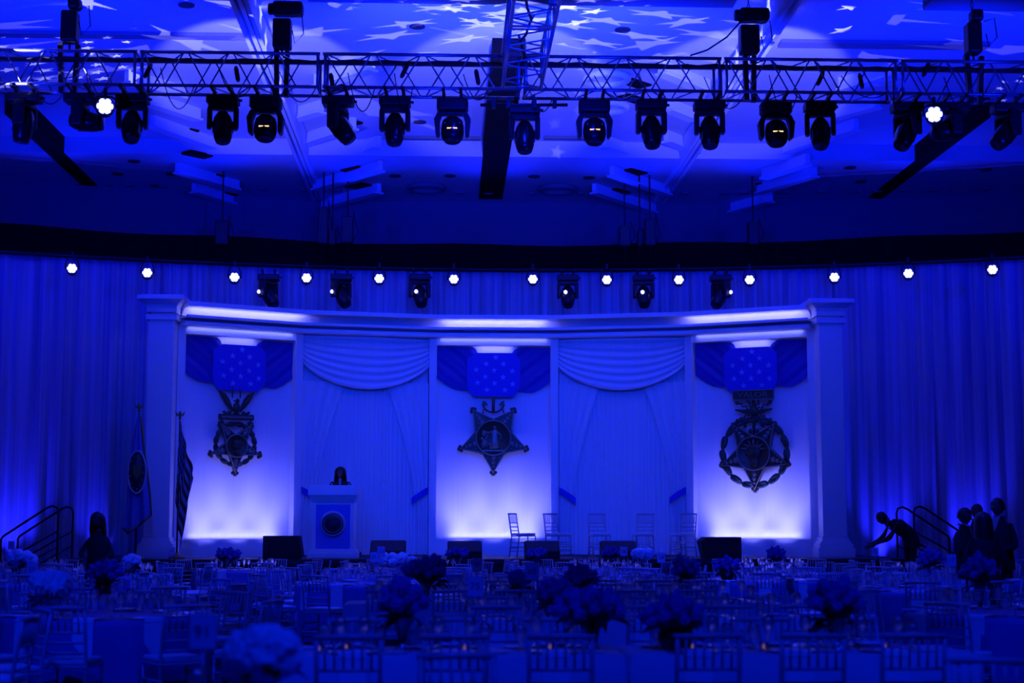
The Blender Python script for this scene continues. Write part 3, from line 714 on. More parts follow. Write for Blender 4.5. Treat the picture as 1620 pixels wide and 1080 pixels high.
seal = MB().lathe([(.0, 0), (.262, 0), (.262, .03), (.25, .04), (.0, .042)], 40, (0, -.285, .70), R=rot('X', 90)).build('seal', M_sealring, pod)
m = MB(); m.lathe([(.0, .0), (.215, 0), (.215, .008), (0, .010)], 36, (0, -.327, .70), R=rot('X', 90)); m.build('seal_disc', M_seal, seal)
m = MB(); m.prism([(-.07, .77), (.07, .77), (.075, .70), (.0, .61), (-.075, .70)], -.349, -.335); m.box((0, -.342, .80), (.15, .012, .02)); m.build('seal_shield', M_grille, seal)
m = MB(); m.tube([(.18 * math.cos(k * PI / 12), -.338, .70 + .18 * math.sin(k * PI / 12)) for k in range(24)], .006, 5, closed=True); m.build('seal_ring', M_sealring, seal)

def monitor(px, py, wpx, hpx, label, big):
    p = at(px, py, YF + .40); s = wpx * (YF + .4) / FPX; h = hpx * (YF + .4) / FPX; y = .28
    t = thing('floor_monitor', label, 'speaker', (p.x, YF + .36, ZS), 0, 'floor monitors along the stage front')
    if not big:
        m = MB(); m.prism([(-y, 0), (y, 0), (y, h), (.10, h), (-y, h * .42)], -s / 2, s / 2, 'x'); m.build('cabinet', M_spk, t)
        v = Vector((0, .10 + y, h * .58)).normalized(); c = Vector((0, (-y + .10) / 2, h * .71)) + Vector((0, -v.z, v.y)) * .006
        m = MB(); m.box(c, (s * .94, (.10 + y) * 1.15, .014), Matrix.Rotation(math.atan2(v.z, v.y), 4, 'X')); m.build('grille', M_grille, t)
        m = MB()
        for x in (-.3, .3): m.box((s * x, -y - .006, h * .2), (.10, .012, .03))
        m.build('handle', M_grille, t)
    else:
        sd = 1 if px > 700 else -1; m = MB()
        m.prism([(-s / 2 if sd < 0 else -s / 2 + .08, 0), (s / 2 - .08 if sd < 0 else s / 2, 0), (s / 2, h * .14), (s / 2 - (.06 if sd < 0 else 0), h), (-s / 2 + (0 if sd < 0 else .10), h), (-s / 2, h * .8)], -.3, .3); m.build('cabinet', M_spk, t)
        m = MB(); m.box((0, -.306, h * .5), (s * .78, .012, h * .84)); m.build('grille', M_spk, t)
        m = MB(); m.box((sd * s * .42, -.31, h * .5), (.05, .014, h * .4)); m.build('handle', M_grille, t)
monitor(614, 885, 55, 28, 'low wedge floor monitor on the stage edge beside the podium', 0)
monitor(735, 885, 54, 27, 'low wedge floor monitor below the middle medal panel', 0)
monitor(857, 885, 54, 27, 'low wedge floor monitor in front of the second stage chair', 0)
monitor(978, 885, 55, 27, 'low wedge floor monitor in front of the third and fourth stage chairs', 0)
monitor(449, 889, 60, 36, 'big black speaker box on the stage edge between flag and podium', 1)
monitor(1137, 888, 63, 34, 'big black speaker box on the stage edge below the VALOR medal', 1)

def flag(px, Y, label, H, hoist, fly, droop, spread, us):
    b = at(px, 880, Y); f = thing('flag', label, 'flag', (b.x, Y, ZS), 0, 'flags on poles beside the set')
    m = MB(); m.lathe([(.17, 0), (.17, .03), (.06, .07), (.03, .12)], 20); m.build('stand', M_gold, f)
    m = MB(); m.tube([(0, 0, .05), (0, 0, H)], .017, 8); m.build('pole', M_rail, f)
    m = MB(); m.ball((0, 0, H + .04), .03, 8, 6); m.ball((0, 0, H + .12), (.035, .03, .07), 8, 6)
    for s in (-1, 1): m.prism([(s * .02, H + .10), (s * .10, H + .19), (s * .07, H + .09)], -.012, .012)
    m.build('finial', M_gold, f)
    nu, nv = 36, 40
    def fn(u, v):                                     # u along the fly, v up the hoist
        z0 = H - .04 - hoist * (1 - v); e = u ** 1.1; g = math.sin(u * 2 * PI * 2.6 + v * 1.2)
        x = e * fly * math.sin(droop) * spread[0] + (1 - v) * spread[1] * u ** .5 + .030 * g * u + .012 * math.sin(v * 9 + u * 5) - .05 * (1 - v) * (1 if spread[1] < 0 else 0)
        return (x + .018, .055 * math.cos(u * 2 * PI * 2.6 + v * 1.2) * u ** .4 - .03, z0 - e * fly * math.cos(droop) - .05 * u * (1 - v))
    if not us:
        def fn(u, v):                                 # gathered cloth hanging open, hem slanting up to the fly corner
            q = 1 - v; w_ = .06 + .50 * q ** .85; zb = H - 2.30 - .12 * (u / .2) if u < .2 else H - 2.42 + .36 * (u - .2) / .8
            return ((u - .46) * w_ + .012 * math.sin(v * 7), -.07 + .045 * math.sin(u * 2 * PI * 2.2 + v * 1.5) * q ** .5, H - .05 + (zb - H + .05) * q)
    m = MB(); m.grid(fn, nu, nv); me = m.mesh('cloth'); uvl = me.uv_layers.new()
    for lp in me.loops:
        k = lp.vertex_index; uvl.data[lp.index].uv = ((k % (nu + 1)) / nu, (k // (nu + 1)) / nv)
    me.materials.append(M_usflag if us else M_flag); cl = put('cloth', me, f)
    sm = cl.modifiers.new('thickness', 'SOLIDIFY'); sm.thickness = .006
    if not us:
        m = MB(); m.tube([fn(1, v / 20) for v in range(21)], .022, 6); m.build('fringe', M_gold, f)
        m = MB(); m.tube([fn(u / 20, 0) for u in range(21)], .022, 6); m.build('fringe', M_gold, f)
    return f, fn
f1, _ = flag(279.5, 32.3, 'striped national flag hanging on a pole against the white column', 2.78, 1.35, 1.15, math.radians(13), (1.15, -.16), True)
f2, fn2 = flag(214, 32.1, 'plain blue flag with a round seal and gold fringe beside the column', 2.92, 1.85, .85, math.radians(22), (1.25, -.34), False)
m = MB(); m.lathe([(.0, 0), (.42, 0), (.42, .012), (.0, .014)], 32, (.01, -.125, 1.72), sx=.42, R=rot('X', 90)); sl = m.build('seal_patch', M_seal, f2)
m = MB(); m.tube([(.01 + .18 * math.cos(k * PI / 16), -.14, 1.72 + .42 * math.sin(k * PI / 16)) for k in range(32)], .022, 6, closed=True); m.build('seal_ring', M_sealring, sl)
m = MB(); m.prism([(-.07, 1.86), (.09, 1.86), (.09, 1.70), (.01, 1.56), (-.07, 1.70)], -.155, -.138); m.build('seal_shield', M_gold, sl)
m = MB()
for k in range(13):
    a = 2 * PI * k / 13; m.starprism(.01 + .13 * math.cos(a), 1.72 + .33 * math.sin(a), .02, .008, -.15, -.138)
m.build('seal_star', M_sealring, sl)['kind'] = 'stuff'

# ================================================================== LIGHTING RIG
YT = 23.0
ZT1, ZT0 = at(1000, 91, YT).z, at(1000, 143, YT).z
DT = ZT1 - ZT0
JX = [-7.3, -4.6, -1.9, 1.1, 4.12, 6.8, 9.5]
def truss_section(parent, A, B, side, up, name='truss_section', nb=8, slim=1.):
    """box truss between A and B (front lower chord line); side and up are the vectors to the other chords"""
    A, B, side, up = Vector(A), Vector(B), Vector(side), Vector(up); ax = (B - A).normalized(); e = ax * .035
    ef = []
    for q in (A + e, B - e):
        c = [q, q + side, q + side + up, q + up]; ef.append(MB().tube(c, .024 * slim, 6, closed=True))
    sec = ef[0].build(name, M_alu, parent); ef[1].build('end_frame', M_alu, sec)
    for d in (Vector(), side, up, side + up):
        m = MB(); m.tube([A + d, B + d], .027 * slim, 8); m.build('chord', M_alu, sec)
    L = (B - A)
    for base, off, fl in ((Vector(), up, 0), (side, up, 1), (Vector(), side, 0), (up, side, 1)):
        for k in range(nb):
            a = A + L * ((k + .12) / nb) * 1 + base + (off if (k + fl) % 2 == 0 else Vector()); b = A + L * ((k + .94) / nb) + base + (Vector() if (k + fl) % 2 == 0 else off)
            if (b - A).dot(ax) > L.length - .03: continue
            m = MB(); m.tube([a, b], .013 * slim, 5, cap=False); m.build('brace', M_alu, sec)
    return sec
tt = thing('lighting_truss', 'long aluminium box truss across the hall carrying a row of moving heads', 'truss')
for a, b in zip(JX, JX[1:]):
    truss_section(tt, (a + .02, YT, ZT0), (b - .02, YT, ZT0), (0, DT, 0), (0, 0, DT))
m = MB()
for k in range(5):
    m.tube([(JX[0] + i * .42, YT + .12 + .06 * k + .02 * math.sin(i + k), ZT1 - .05 - .05 * abs(math.sin(i * .9 + k * 2)) + .012 * k) for i in range(41)], .018, 5)
m.build('cable_bundle', M_cable, tt)['kind'] = 'stuff'
rnd = random.Random(3)
for k in range(16):                                   # cable loops hanging off the chords
    x = -6.2 + k * .92 + rnd.uniform(-.2, .2); w, dp = rnd.uniform(.25, .7), rnd.uniform(.15, .5); yy = YT + rnd.choice((-.04, .1, DT))
    m = MB(); m.tube([(x + w * i / 10, yy, ZT0 + rnd.choice((.0,)) + .25 * (1 - i / 10) - dp * 4 * (i / 10) * (1 - i / 10)) for i in range(11)], .008, 4); m.build('cable_loop', M_cable, tt)
for k, (px, py) in enumerate(((375, 117), (234, 112), (525, 128), (640, 112), (755, 122), (1298, 124), (1362, 128), (1465, 110))):
    p = at(px, py, YT + .1); m = MB(); m.lathe([(.02, .12), (.035, .08), (.035, -.08), (.02, -.12)], 8, p, R=rot('Y', 25 if k % 2 else -10)); m.build('cable_connector', M_cable, tt)
t2 = thing('overhead_truss', 'box truss running towards the camera from the middle of the long truss', 'truss')
xa = at(795, 160, YT).x; xb = at(855, 160, YT).x
truss_section(t2, (xa, YT - .06, ZT0), (xa, YT - 2.9, ZT0), (xb - xa, 0, 0), (0, 0, DT), nb=7)
truss_section(t2, (xa, YT - 2.95, ZT0), (xa, YT - 5.8, ZT0), (xb - xa, 0, 0), (0, 0, DT), nb=7)
m = MB(); m.tube([(xa + .25 + .08 * math.sin(i * .9), YT - .3 - i * .25, ZT0 + .25 + .1 * math.sin(i * 1.7)) for i in range(20)], .02, 5); m.build('cable', M_cable, t2)

# ---- chain hoists over the truss
def hoist(px, ptop, pbot, wpx, kind, label, strap, gap=.1):
    x = at(px, 60, YT + .2).x; zt, zb = at(px, ptop, YT + .2).z, at(px, pbot, YT + .2).z; w = wpx * YT / FPX
    t = thing('chain_hoist', label, 'hoist', (x, YT + DT / 2, 0), 0, 'chain hoists above the long truss')
    m = MB(); m.rbox((0, 0, (zt + zb) / 2), (w, .26, zt - zb), .03); m.build('chain_bag', M_blk, t)
    if kind:
        m = MB(); m.rbox((.08 * kind, 0, zt + .17), (.46, .28, .20), .05); m.lathe([(.07, 0), (.09, .02), (.09, .12), (.07, .14)], 12, (.08 * kind - .30, 0, zt + .17), R=rot('Y', 90)); m.build('motor', M_blk, t)
    else:
        m = MB(); m.rbox((.06, 0, zt + .12), (.18, .24, .18), .04); m.build('motor', M_blk, t)
    m = MB()
    for k in range(max(1, int((ZC - gap - zt - .2) / .10))):
        z = zt + .2 + k * .10; m.tube([(.02 * math.cos(a) if k % 2 else 0, 0 if k % 2 else .02 * math.cos(a), z + .055 * math.sin(a)) for a in [2 * PI * q / 8 for q in range(8)]], .007, 4, closed=True)
    m.build('lift_chain', M_cable, t)['kind'] = 'stuff'
    m = MB(); m.tube([(0, 0, zb), (0, 0, zb - .08), (.03, 0, zb - .13), (0, 0, zb - .16), (-.03, 0, zb - .13)], .016, 6); m.build('hook', M_blk, t)
    for s in (-1, 1):
        m = MB(); m.box((s * (.05 + strap), s * .05, (zb - .1 + ZT0) / 2), (.07, .10, zb - ZT0 + .05), rot('Y', s * strap * 60)); m.build('sling', M_blk, t)
    m = MB(); m.tube([(.14, -.13, zt), (.30, -.13, zt + .05), (.33, -.13, zt - .25), (.2, -.13, zt - .4), (.16, -.13, zt - .2)], .010, 5); m.build('control_cable', M_cable, t)
hoist(109, 17, 66, 26, 0, 'black chain hoist above the truss nearest the flag side wall', .05)
hoist(446, 30, 76, 30, 1, 'black chain hoist with motor lying crosswise between two striped rails', .02)
hoist(1186, 40, 84, 32, 1, 'black chain hoist with drooping control cable beside the bulkhead', .02, .45)
hoist(1541, 36, 84, 24, 0, 'black chain hoist above the truss end over the standing people', .06, .45)
p = at(1180, 25, YT); q = at(1092, 88, YT); m = MB(); m.tube([p, p + (q - p) * .35 + Vector((0, 0, -.12)), p + (q - p) * .7 + Vector((0, 0, -.1)), q], .014, 5)
tag(m.build('control_cable', M_cable), 'thin black cable sagging from a hoist down to the truss', 'cable')

# ---- moving heads
FIX = {}
def moving_head(kind):
    t = thing('moving_head', 'x', 'stage light')
    for s in (-1, 1):
        m = MB(); m.box((s * .13, 0, -.04), (.05, .07, .10)); m.box((s * .13, 0, .0), (.045, .62, .035)); m.tube([(s * .13, -.045, .03), (s * .13, .0, .055), (s * .13, .045, .03), (s * .13, .045, -.02)], .014, 6); m.build('clamp', M_blk, t)
    if kind == 'wash':
        m = MB(); m.rbox((0, 0, -.175), (.44, .30, .19), .03)
        for s in (-1, 1):
            for k in range(4): m.box((s * .225, 0, -.11 - .04 * k), (.02, .24, .018))
        m.build('base', M_blk, t)
        m = MB(); m.rbox((0, 0, -.30), (.34, .17, .06), .02)
        for s in (-1, 1): m.prism([(s * .15, -.29), (s * .22, -.29), (s * .275, -.40), (s * .25, -.63), (s * .21, -.66), (s * .19, -.62), (s * .19, -.42)], -.09, .09)
        m.build('yoke', M_blk, t)
        m = MB(); R = rot('X', -14); m.lathe([(.02, .15), (.11, .145), (.155, .10), (.172, .0), (.172, -.10), (.155, -.18), (.12, -.225)], 20, (0, 0, -.52), R=R); hd = m.build('head', M_blk2, t)
        m = MB(); m.lathe([(.0, -.232), (.118, -.226)], 20, (0, 0, -.52), R=R, cap=False); m.build('lens', M_lens, hd)
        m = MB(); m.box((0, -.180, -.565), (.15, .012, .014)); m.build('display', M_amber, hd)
        m = MB()
        for s in (-1, 1): m.box((s * .11, -.135, -.47), (.012, .012, .03))
        m.build('screw', M_alu, hd)
    else:
        m = MB(); m.rbox((0, 0, -.135), (.47, .28, .13), .02); m.box((.255, .02, -.13), (.05, .05, .03)); m.build('base', M_blk, t)
        m = MB(); m.rbox((0, 0, -.24), (.44, .17, .10), .03)
        for s in (-1, 1): m.rbox((s * .195, 0, -.41), (.075, .18, .34), .03)
        m.build('yoke', M_blk, t)
        m = MB(); m.box((0, -.09, -.235), (.03, .01, .012)); m.build('indicator', M_grille, t)
        R = rot('X', -16); m = MB(); m.lathe([(.02, .16), (.09, .15), (.13, .07), (.15, -.03), (.15, -.14), (.135, -.26), (.11, -.34)], 20, (0, 0, -.47), R=R)
        for k in range(6): m.box(Vector((0, 0, -.47)) + R @ Vector((.145 * math.cos(k), .145 * math.sin(k), -.08)), (.02, .02, .2), R)
        hd = m.build('head', M_blk2, t)
        m = MB(); m.lathe([(.0, -.350), (.108, -.342)], 20, (0, 0, -.47), R=R, cap=False); m.build('lens', M_lens, hd)
    return remember(t)
def tilted(t, pan, tilt, roll=0):
    """turn yoke and head about the base, head about the yoke"""
    for c in COL.objects:
        if c.parent == t:
            st = c.name.split('.')[0]
            if st in ('yoke', 'head', 'indicator'):
                P = rot('Z', pan)
                if st == 'head': P = P @ tr(0, 0, -.47) @ rot('X', -tilt) @ tr(0, 0, .47)
                c.matrix_basis = P
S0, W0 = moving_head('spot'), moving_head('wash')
HEADS = [(40, 165, 's', 78, -24, 'dark moving head with its yoke turned, first light on the truss from the flags', 0), (128, 162, 's', 90, 68, 'moving head with its barrel swung level beside the lit lamp', 0),
         (210, 165, 's', 8, 6, 'moving head next to the lit lamp, pointing down and nearest a slanting slot', 0), (353, 165, 's', 14, 4, 'moving head with split yoke before the slanting louvres, beside an amber one', 0),
         (421, 158, 'w', 0, 0, 'amber-glowing moving head beneath the black hoist, first amber one from the flags', 0), (535, 166, 's', 72, 20, 'dark moving head with its barrel twisted aside, second from the central slot', 0),
         (625, 165, 's', 0, 4, 'moving head pointing straight down between the twisted one and an amber one', 0), (716, 158, 'w', 0, 0, 'amber-glowing moving head beside the black central slot', 0),
         (830, 178, 's', 0, 4, 'moving head hung under the crossing of the two trusses', .10), (940, 160, 'w', 0, 0, 'moving head with reddish glow, just past the crossing of the two trusses', 0),
         (1030, 170, 's', 4, 2, 'moving head before the dark coffer, next to the reddish one', 0), (1122, 171, 's', -3, 4, 'moving head pointing down between the coffer and the drooping cable hoist', 0),
         (1227, 166, 'w', 0, 0, 'amber-glowing moving head beside the drooping cable hoist', 0), (1297, 172, 's', -12, 8, 'moving head tight beside the last amber one', 0),
         (1435, 177, 's', -60, 12, 'moving head with its yoke turned, between amber one and lit lamp above people', 0), (1508, 176, 's', -90, 66, 'moving head with its barrel swung level above the standing people', 0),
         (1594, 182, 's', -70, 26, 'dark moving head at the truss end above the standing people', 0)]
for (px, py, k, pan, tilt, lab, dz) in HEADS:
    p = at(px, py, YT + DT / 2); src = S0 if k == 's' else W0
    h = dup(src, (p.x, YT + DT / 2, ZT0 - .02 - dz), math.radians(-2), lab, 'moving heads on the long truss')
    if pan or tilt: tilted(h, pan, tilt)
m = MB(); a, b = at(760, 166, YT - .05), at(898, 166, YT - .05); m.tube([a, b], .026, 8)
for q in (.15, .32, .62, .85): m.box(a + (b - a) * q + Vector((0, 0, .03)), (.06, .08, .16))
tag(m.build('rigging_pipe', M_blk), 'short black pipe clamped under the crossing of the trusses', 'pipe')
UP = [(425, 436, 50, -1, 'dark moving head under the border, first from the flag side'), (540, 436, 40, -1, 'dark moving head under the border above the podium bay'), (664, 436, 15, -.4, 'dark moving head under the border above the edge of the podium bay'),
      (898, 437, 0, -.3, 'dark moving head under the border, just past the middle panel'), (1018, 437, 0, -.2, 'dark moving head under the border above the stage chairs'), (1140, 437, -50, 1, 'dark moving head under the border with its lens turned to the VALOR panel')]
for (px, py, pan, lx, lab) in UP:
    t = arc_t(px, -1.2); a = arc(t, -1.2); p = at(px, py, a.y)
    h = dup(S0, (p.x, p.y, p.z + .10), -t * .5, lab, 'moving heads under the border'); h.scale = (1.08,) * 3; tilted(h, pan, 15)
    m = MB(); m.lathe([(0, -.02), (.036, -.014), (.045, .01)], 14, (lx * .20, -.20, -.47), R=rot('X', 90) @ rot('Y', lx * -50)); m.build('lit_lens', M_ledsmall, h)
for o in (S0, W0):
    for c in KIDS[o.name]:
        for g in KIDS[c.name]: bpy.data.objects.remove(g)
        bpy.data.objects.remove(c)
    bpy.data.objects.remove(o)

# ---- LED par cans
def par(r, drop):
    t = thing('led_par', 'x', 'stage light'); R = rot('X', 90) @ rot('X', -6)
    m = MB(); m.lathe([(r * .5, -.16), (r * .95, -.12), (r * 1.02, .08), (r * 1.02, .10), (r * .9, .10), (r * .9, .07)], 18, (0, 0, 0), R=R, cap=False); m.lathe([(r * .9, .06), (0, .06)], 18, R=R, cap=False); can = m.build('can', M_blk, t)
    for k in range(7):
        a = k * PI / 3; q = 0 if k == 6 else r * .60
        m = MB(); m.ball(R @ Vector((q * math.cos(a), q * math.sin(a), .085)), (r * .34, .03, r * .34), 10, 6); m.build('lens', M_led, can)
    m = MB(); m.tube([(-r * 1.15, 0, 0), (-r * 1.15, 0, r * .9), (-r * .7, 0, drop - .06), (r * .7, 0, drop - .06), (r * 1.15, 0, r * .9), (r * 1.15, 0, 0)], .016, 6); m.build('yoke', M_blk, t)
    m = MB(); m.box((0, 0, drop), (.05, .06, .12)); m.build('clamp', M_blk, t)
    return remember(t)
P1 = par(.125, .34)
PARS = [(114, 426), (233, 433), (371, 440), (485, 441), (600, 442), (718, 443), (843, 443), (960, 444), (1074, 444), (1186, 444), (1320, 440), (1437, 434), (1570, 428)]
for k, (px, py) in enumerate(PARS):
    t = arc_t(px, -.9); p = at(px, py, arc(t, -.9).y); loc = (p.x, p.y, p.z)
    lab = f'lit white LED lamp, {ORD[k + 1]} from the flag side in the row under the border'
    if k == 0: P1.location = loc; P1['label'] = lab; P1['group'] = 'lit lamps under the border'; h = P1
    else: h = dup(P1, loc, 0, lab, 'lit lamps under the border')
    # every lamp faces the hall, so towards the axis of the room
    h.rotation_euler = (0, 0, math.atan2(p.x, p.y) * -.9)
P2 = par(.135, .22)
for k, (px, py) in enumerate(((166, 170), (1478, 183))):
    p = at(px, py, YT - .12); lab = 'lit white LED lamp under the long truss ' + ('between two moving heads on the flag side' if k == 0 else 'beside the level-swung head over the standing people')
    if k == 0: P2.location = p; P2['label'] = lab; P2['group'] = 'lit lamps on the long truss'; h = P2
    else: h = dup(P2, p, 0, lab, 'lit lamps on the long truss')
    h.rotation_euler = (math.radians(8), 0, math.atan2(p.x, p.y) * -1)
# ---- hoists hung behind, over the border
for k, (px, y0, y1, w) in enumerate(((512, 318, 384, 13), (526, 358, 384, 9), (550, 335, 382, 15), (352, 342, 384, 17), (988, 352, 386, 15), (1012, 360, 386, 6), (1028, 338, 386, 14), (1191, 345, 384, 14))):
    Y = 37.0; a, b = at(px, y0, Y), at(px, y1 + 6, Y); wd = 1.25 * w * Y / FPX
    t = thing('upstage_hoist', f'dark chain hoist above the border, {ORD[[2, 3, 4, 1, 5, 6, 7, 8][k]]} from the flag side', 'hoist', (a.x, Y, 0), 0, 'hoists above the border')
    m = MB(); m.rbox((0, 0, (a.z * .45 + b.z * .55)), (wd, .24, (a.z - b.z) * .8), .03); m.build('motor', M_blk, t)
    m = MB(); m.tube([(0, 0, b.z - .15), (0, 0, ZL - .03)], .02, 5); m.build('lift_chain', M_cable, t)
    m = MB(); m.tube([(wd * .3, -.05, b.z), (wd * .9, -.05, b.z + .3), (wd * .5, -.05, a.z)], .015, 5); m.build('control_cable', M_cable, t)

# ================================================================== LED STRIPS OF THE SET
def strip(i, u, z, out, L, power, color, aim, sy=.05, spread=None):
    """thin LED strip lying along facet i, at distance out towards the hall from its front line"""
    o, ang, Lf = FAC[i]; t = Vector((math.cos(ang), math.sin(ang), 0)); n = Vector((math.sin(ang), -math.cos(ang), 0))
    p = o + t * (Lf / 2 + u) + n * out + Vector((0, 0, z)); d = n * aim[0] + Vector((0, 0, aim[1]))
    l = lamp('AREA', p, p + d, power, color, L, 40, .5, sy, spread)
    q = (d.normalized() * -1); x = t; y = q.cross(x)
    l.rotation_euler = Matrix((x, y, q)).transposed().to_euler(); return l
for i in (0, 2, 4):
    k = {0: .85, 2: 1.0, 4: 1.05}[i]
    strip(i, 0, Z_SILL + .02, -.13, 2.0, P['strip'] * k, COOL, (-.16, 1))
    for u in (-.72, 0, .72):
        o, ang, Lf = FAC[i]; t = Vector((math.cos(ang), math.sin(ang), 0)); n = Vector((math.sin(ang), -math.cos(ang), 0)); c = o + t * (Lf / 2 + u)
        lamp('SPOT', c + n * .62 + Vector((0, 0, ZS + .10)), c + Vector((0, 0, 1.95)) - n * .24, P['wash'] * k, COOL, .22, 56, .85)
    strip(i, 0, Z_TOP - .012, -.13, .78, P['top'] * k, COOL, (-.55, -1), .03)  # added strip, repeats the frieze light on the fabric top
    strip(i, 0, 6.0, .34, 2.3 if i == 2 else 2.6, P['cove'], COOL, (-.75, .65), .03)
    strip(i, 0, Z_BAND - .012, .05, 2.4, P['frieze'], (.16, .18, 1.0), (-.30, -1), .03)
for px in (30, 175, 1395, 1530):
    t = arc_t(px, -.7); a = arc(t, -.7); b = arc(t, .05)
    tt_ = thing('floor_uplight', 'small black LED uplight on the floor below the curtain ' + {30: 'beside the flag side handrails', 175: 'behind the long-haired person', 1395: 'behind the bending person', 1530: 'behind the standing group'}[px], 'stage light', (a.x, a.y, 0))
    m = MB(); m.lathe([(.09, .0), (.11, .02), (.11, .20), (.09, .21)], 14); m.build('can', M_blk, tt_)
    m = MB(); m.lathe([(0, .213), (.085, .212)], 14, cap=False); m.build('lens', M_lens, tt_)
    lamp('SPOT', (a.x, a.y, .30), (b.x, b.y, 3.4), P['drape_up'], (.012, .014, 1.0), .05, 60, 1.0)

# ================================================================== TABLES
def vis(x, y, z=.6, mx=50, my=60):
    px, py = proj((x, y, z)); return -mx < px < 1620 + mx and py < 1080 + my
def chair(full):
    """spindle-backed banquet chair facing +y, origin on the floor"""
    t = thing('chiavari_chair', 'x', 'chair'); n = 8 if full else 5
    def back_y(z): return -.20 - max(0, z - .45) * .16
    legs = [[(s * .19, .18, 0), (s * .185, .175, .44)] for s in (-1, 1)] + [[(s * .185, -.25, 0), (s * .185, -.20, .44), (s * .185, back_y(.70), .70), (s * .185, back_y(.915), .915)] for s in (-1, 1)]
    str_ = [[(-.188, .178, z), (.188, .178, z)] for z in (.16, .27)] + [[(s * .188, .178, z), (s * .185, -.24, z)] for s in (-1, 1) for z in (.13, .22, .31)] + [[(-.185, -.235, .2), (.185, -.235, .2)]]
    rails = [[(-.185, back_y(z), z), (0, back_y(z) - .012, z), (.185, back_y(z), z)] for z in (.715, .635, .555)]
    top = [(-.20, back_y(.905), .905), (0, back_y(.905) - .014, .910), (.20, back_y(.905), .905)]
    sp = [[(-.135 + .054 * k, back_y(.715) - .008, .715), (-.135 + .054 * k, back_y(.905) - .01, .905)] for k in range(6)]
    def tubes(name, L, r, each):
        if each:
            for p in L: MB().tube(p, r, n).build(name, M_chair, t)
        else:
            m = MB()
            for p in L: m.tube(p, r, n)
            m.build(name, M_chair, t)
    if full:
        tubes('leg', legs, .0145, 1); tubes('stretcher', str_, .009, 1); tubes('back_rail', rails, .0105, 1); tubes('spindle', sp, .0075, 1)
    else:
        tubes('leg_frame', legs + str_, .0135, 0); tubes('backrest', rails + sp, .009, 0)
    MB().tube(top, .0165, n).build('top_rail', M_chair, t)
    MB().rbox((0, -.015, .445), (.40, .41, .025), .008).build('seat', M_chair, t)
    MB().rbox((0, -.01, .482), (.385, .385, .045), .016).build('cushion', M_cush, t)
    return remember(t)
CH, CL = chair(True), chair(False)
used = {'n': 0, 'f': False, 'l': False}
spots = []
def place_chair(x, y, rz, label, group, z=0, full=None):
    if any((x - a) ** 2 + (y - b) ** 2 < .27 for a, b in spots): return None
    spots.append((x, y))
    full = (y < 13.2) if full is None else full; src, key = (CH, 'f') if full else (CL, 'l')
    if not used[key]: used[key] = True; src.location = (x, y, z); src.rotation_euler = (0, 0, rz); src['label'] = label; src['group'] = group; h = src
    else: h = dup(src, (x, y, z), rz, label, group)
    used['n'] += 1; return h
# five chairs on the stage
for k, (px, rz, Y, lab) in enumerate(((829, -62, 33.3, 'white spindle-back chair on stage in front of the glowing middle panel'), (884, -38, 33.6, 'white spindle-back chair on stage, first before the draped bay'), (949, -8, 33.8, 'white spindle-back chair on stage before the middle of the draped bay'),
                                 (1017, 20, 33.8, 'white spindle-back chair on stage, third before the draped bay'), (1080, 40, 33.6, 'white spindle-back chair on stage at the edge of the VALOR panel'))):
    p = at(px, 860, Y); place_chair(p.x, Y, math.radians(180 + (-rz)), lab, 'chairs on the stage', ZS, True)

# tableware kinds: one mesh each, shared
def lathe_mesh(name, prof, n, m_): me = MB().lathe(prof, n, cap=False).mesh(name); me.materials.append(m_); return me
G_WINE = lathe_mesh('wine_glass', [(.0, .002), (.036, .002), (.034, .006), (.006, .012), (.0045, .05), (.005, .10), (.022, .115), (.038, .145), (.040, .175), (.033, .215), (.032, .215), (.039, .175), (.037, .146), (.02, .118), (0, .112)], 12, M_glass)
G_GOB = lathe_mesh('water_goblet', [(.0, .002), (.035, .002), (.033, .006), (.007, .012), (.006, .055), (.03, .075), (.041, .11), (.041, .135), (.036, .165), (.035, .165), (.040, .135), (.028, .078), (0, .065)], 12, M_glass)
PLATE = lathe_mesh('charger_plate', [(0, .004), (.10, .003), (.115, .010), (.160, .016), (.162, .013), (.12, .002), (.0, .0)], 28, M_charger)
BREAD = lathe_mesh('bread_plate', [(0, .004), (.05, .003), (.058, .008), (.080, .012), (.081, .010), (.06, .001), (.0, .0)], 20, M_china)
def napkin_mesh():
    m = MB(); w, e = .085, .005
    pr = [(.20, .0), (.012, .002), (-.004, -.010), (-.008, -.03), (-.016, -.36)]     # lies on the cloth, then hangs over the edge
    for (r0, z0), (r1, z1) in zip(pr, pr[1:]):
        m.add([(-w, -r0, z0), (w, -r0, z0), (w, -r1, z1), (-w, -r1, z1), (-w, -r0, z0 + e), (w, -r0, z0 + e), (w, -r1 + e, z1 + e), (-w, -r1 + e, z1 + e)], [(0, 1, 2, 3), (7, 6, 5, 4), (0, 4, 5, 1), (1, 5, 6, 2), (2, 6, 7, 3), (3, 7, 4, 0)])
    me = m.mesh('napkin'); me.materials.append(M_napkin); return me
NAPK = napkin_mesh()
VOT = lathe_mesh('votive', [(0, .003), (.026, .003), (.032, .06), (.030, .06), (.024, .008), (0, .008)], 12, M_glass)
FLAME = MB().ball((0, 0, .030), (.006, .006, .014), 8, 6).mesh('flame'); FLAME.materials.append(M_flame)
WAX = MB().lathe([(.022, .009), (.022, .02), (0, .02)], 12, cap=False).mesh('wax'); WAX.materials.append(M_china)
ZTAB = .765
glasses = []                                          # every glass, nearest kept single
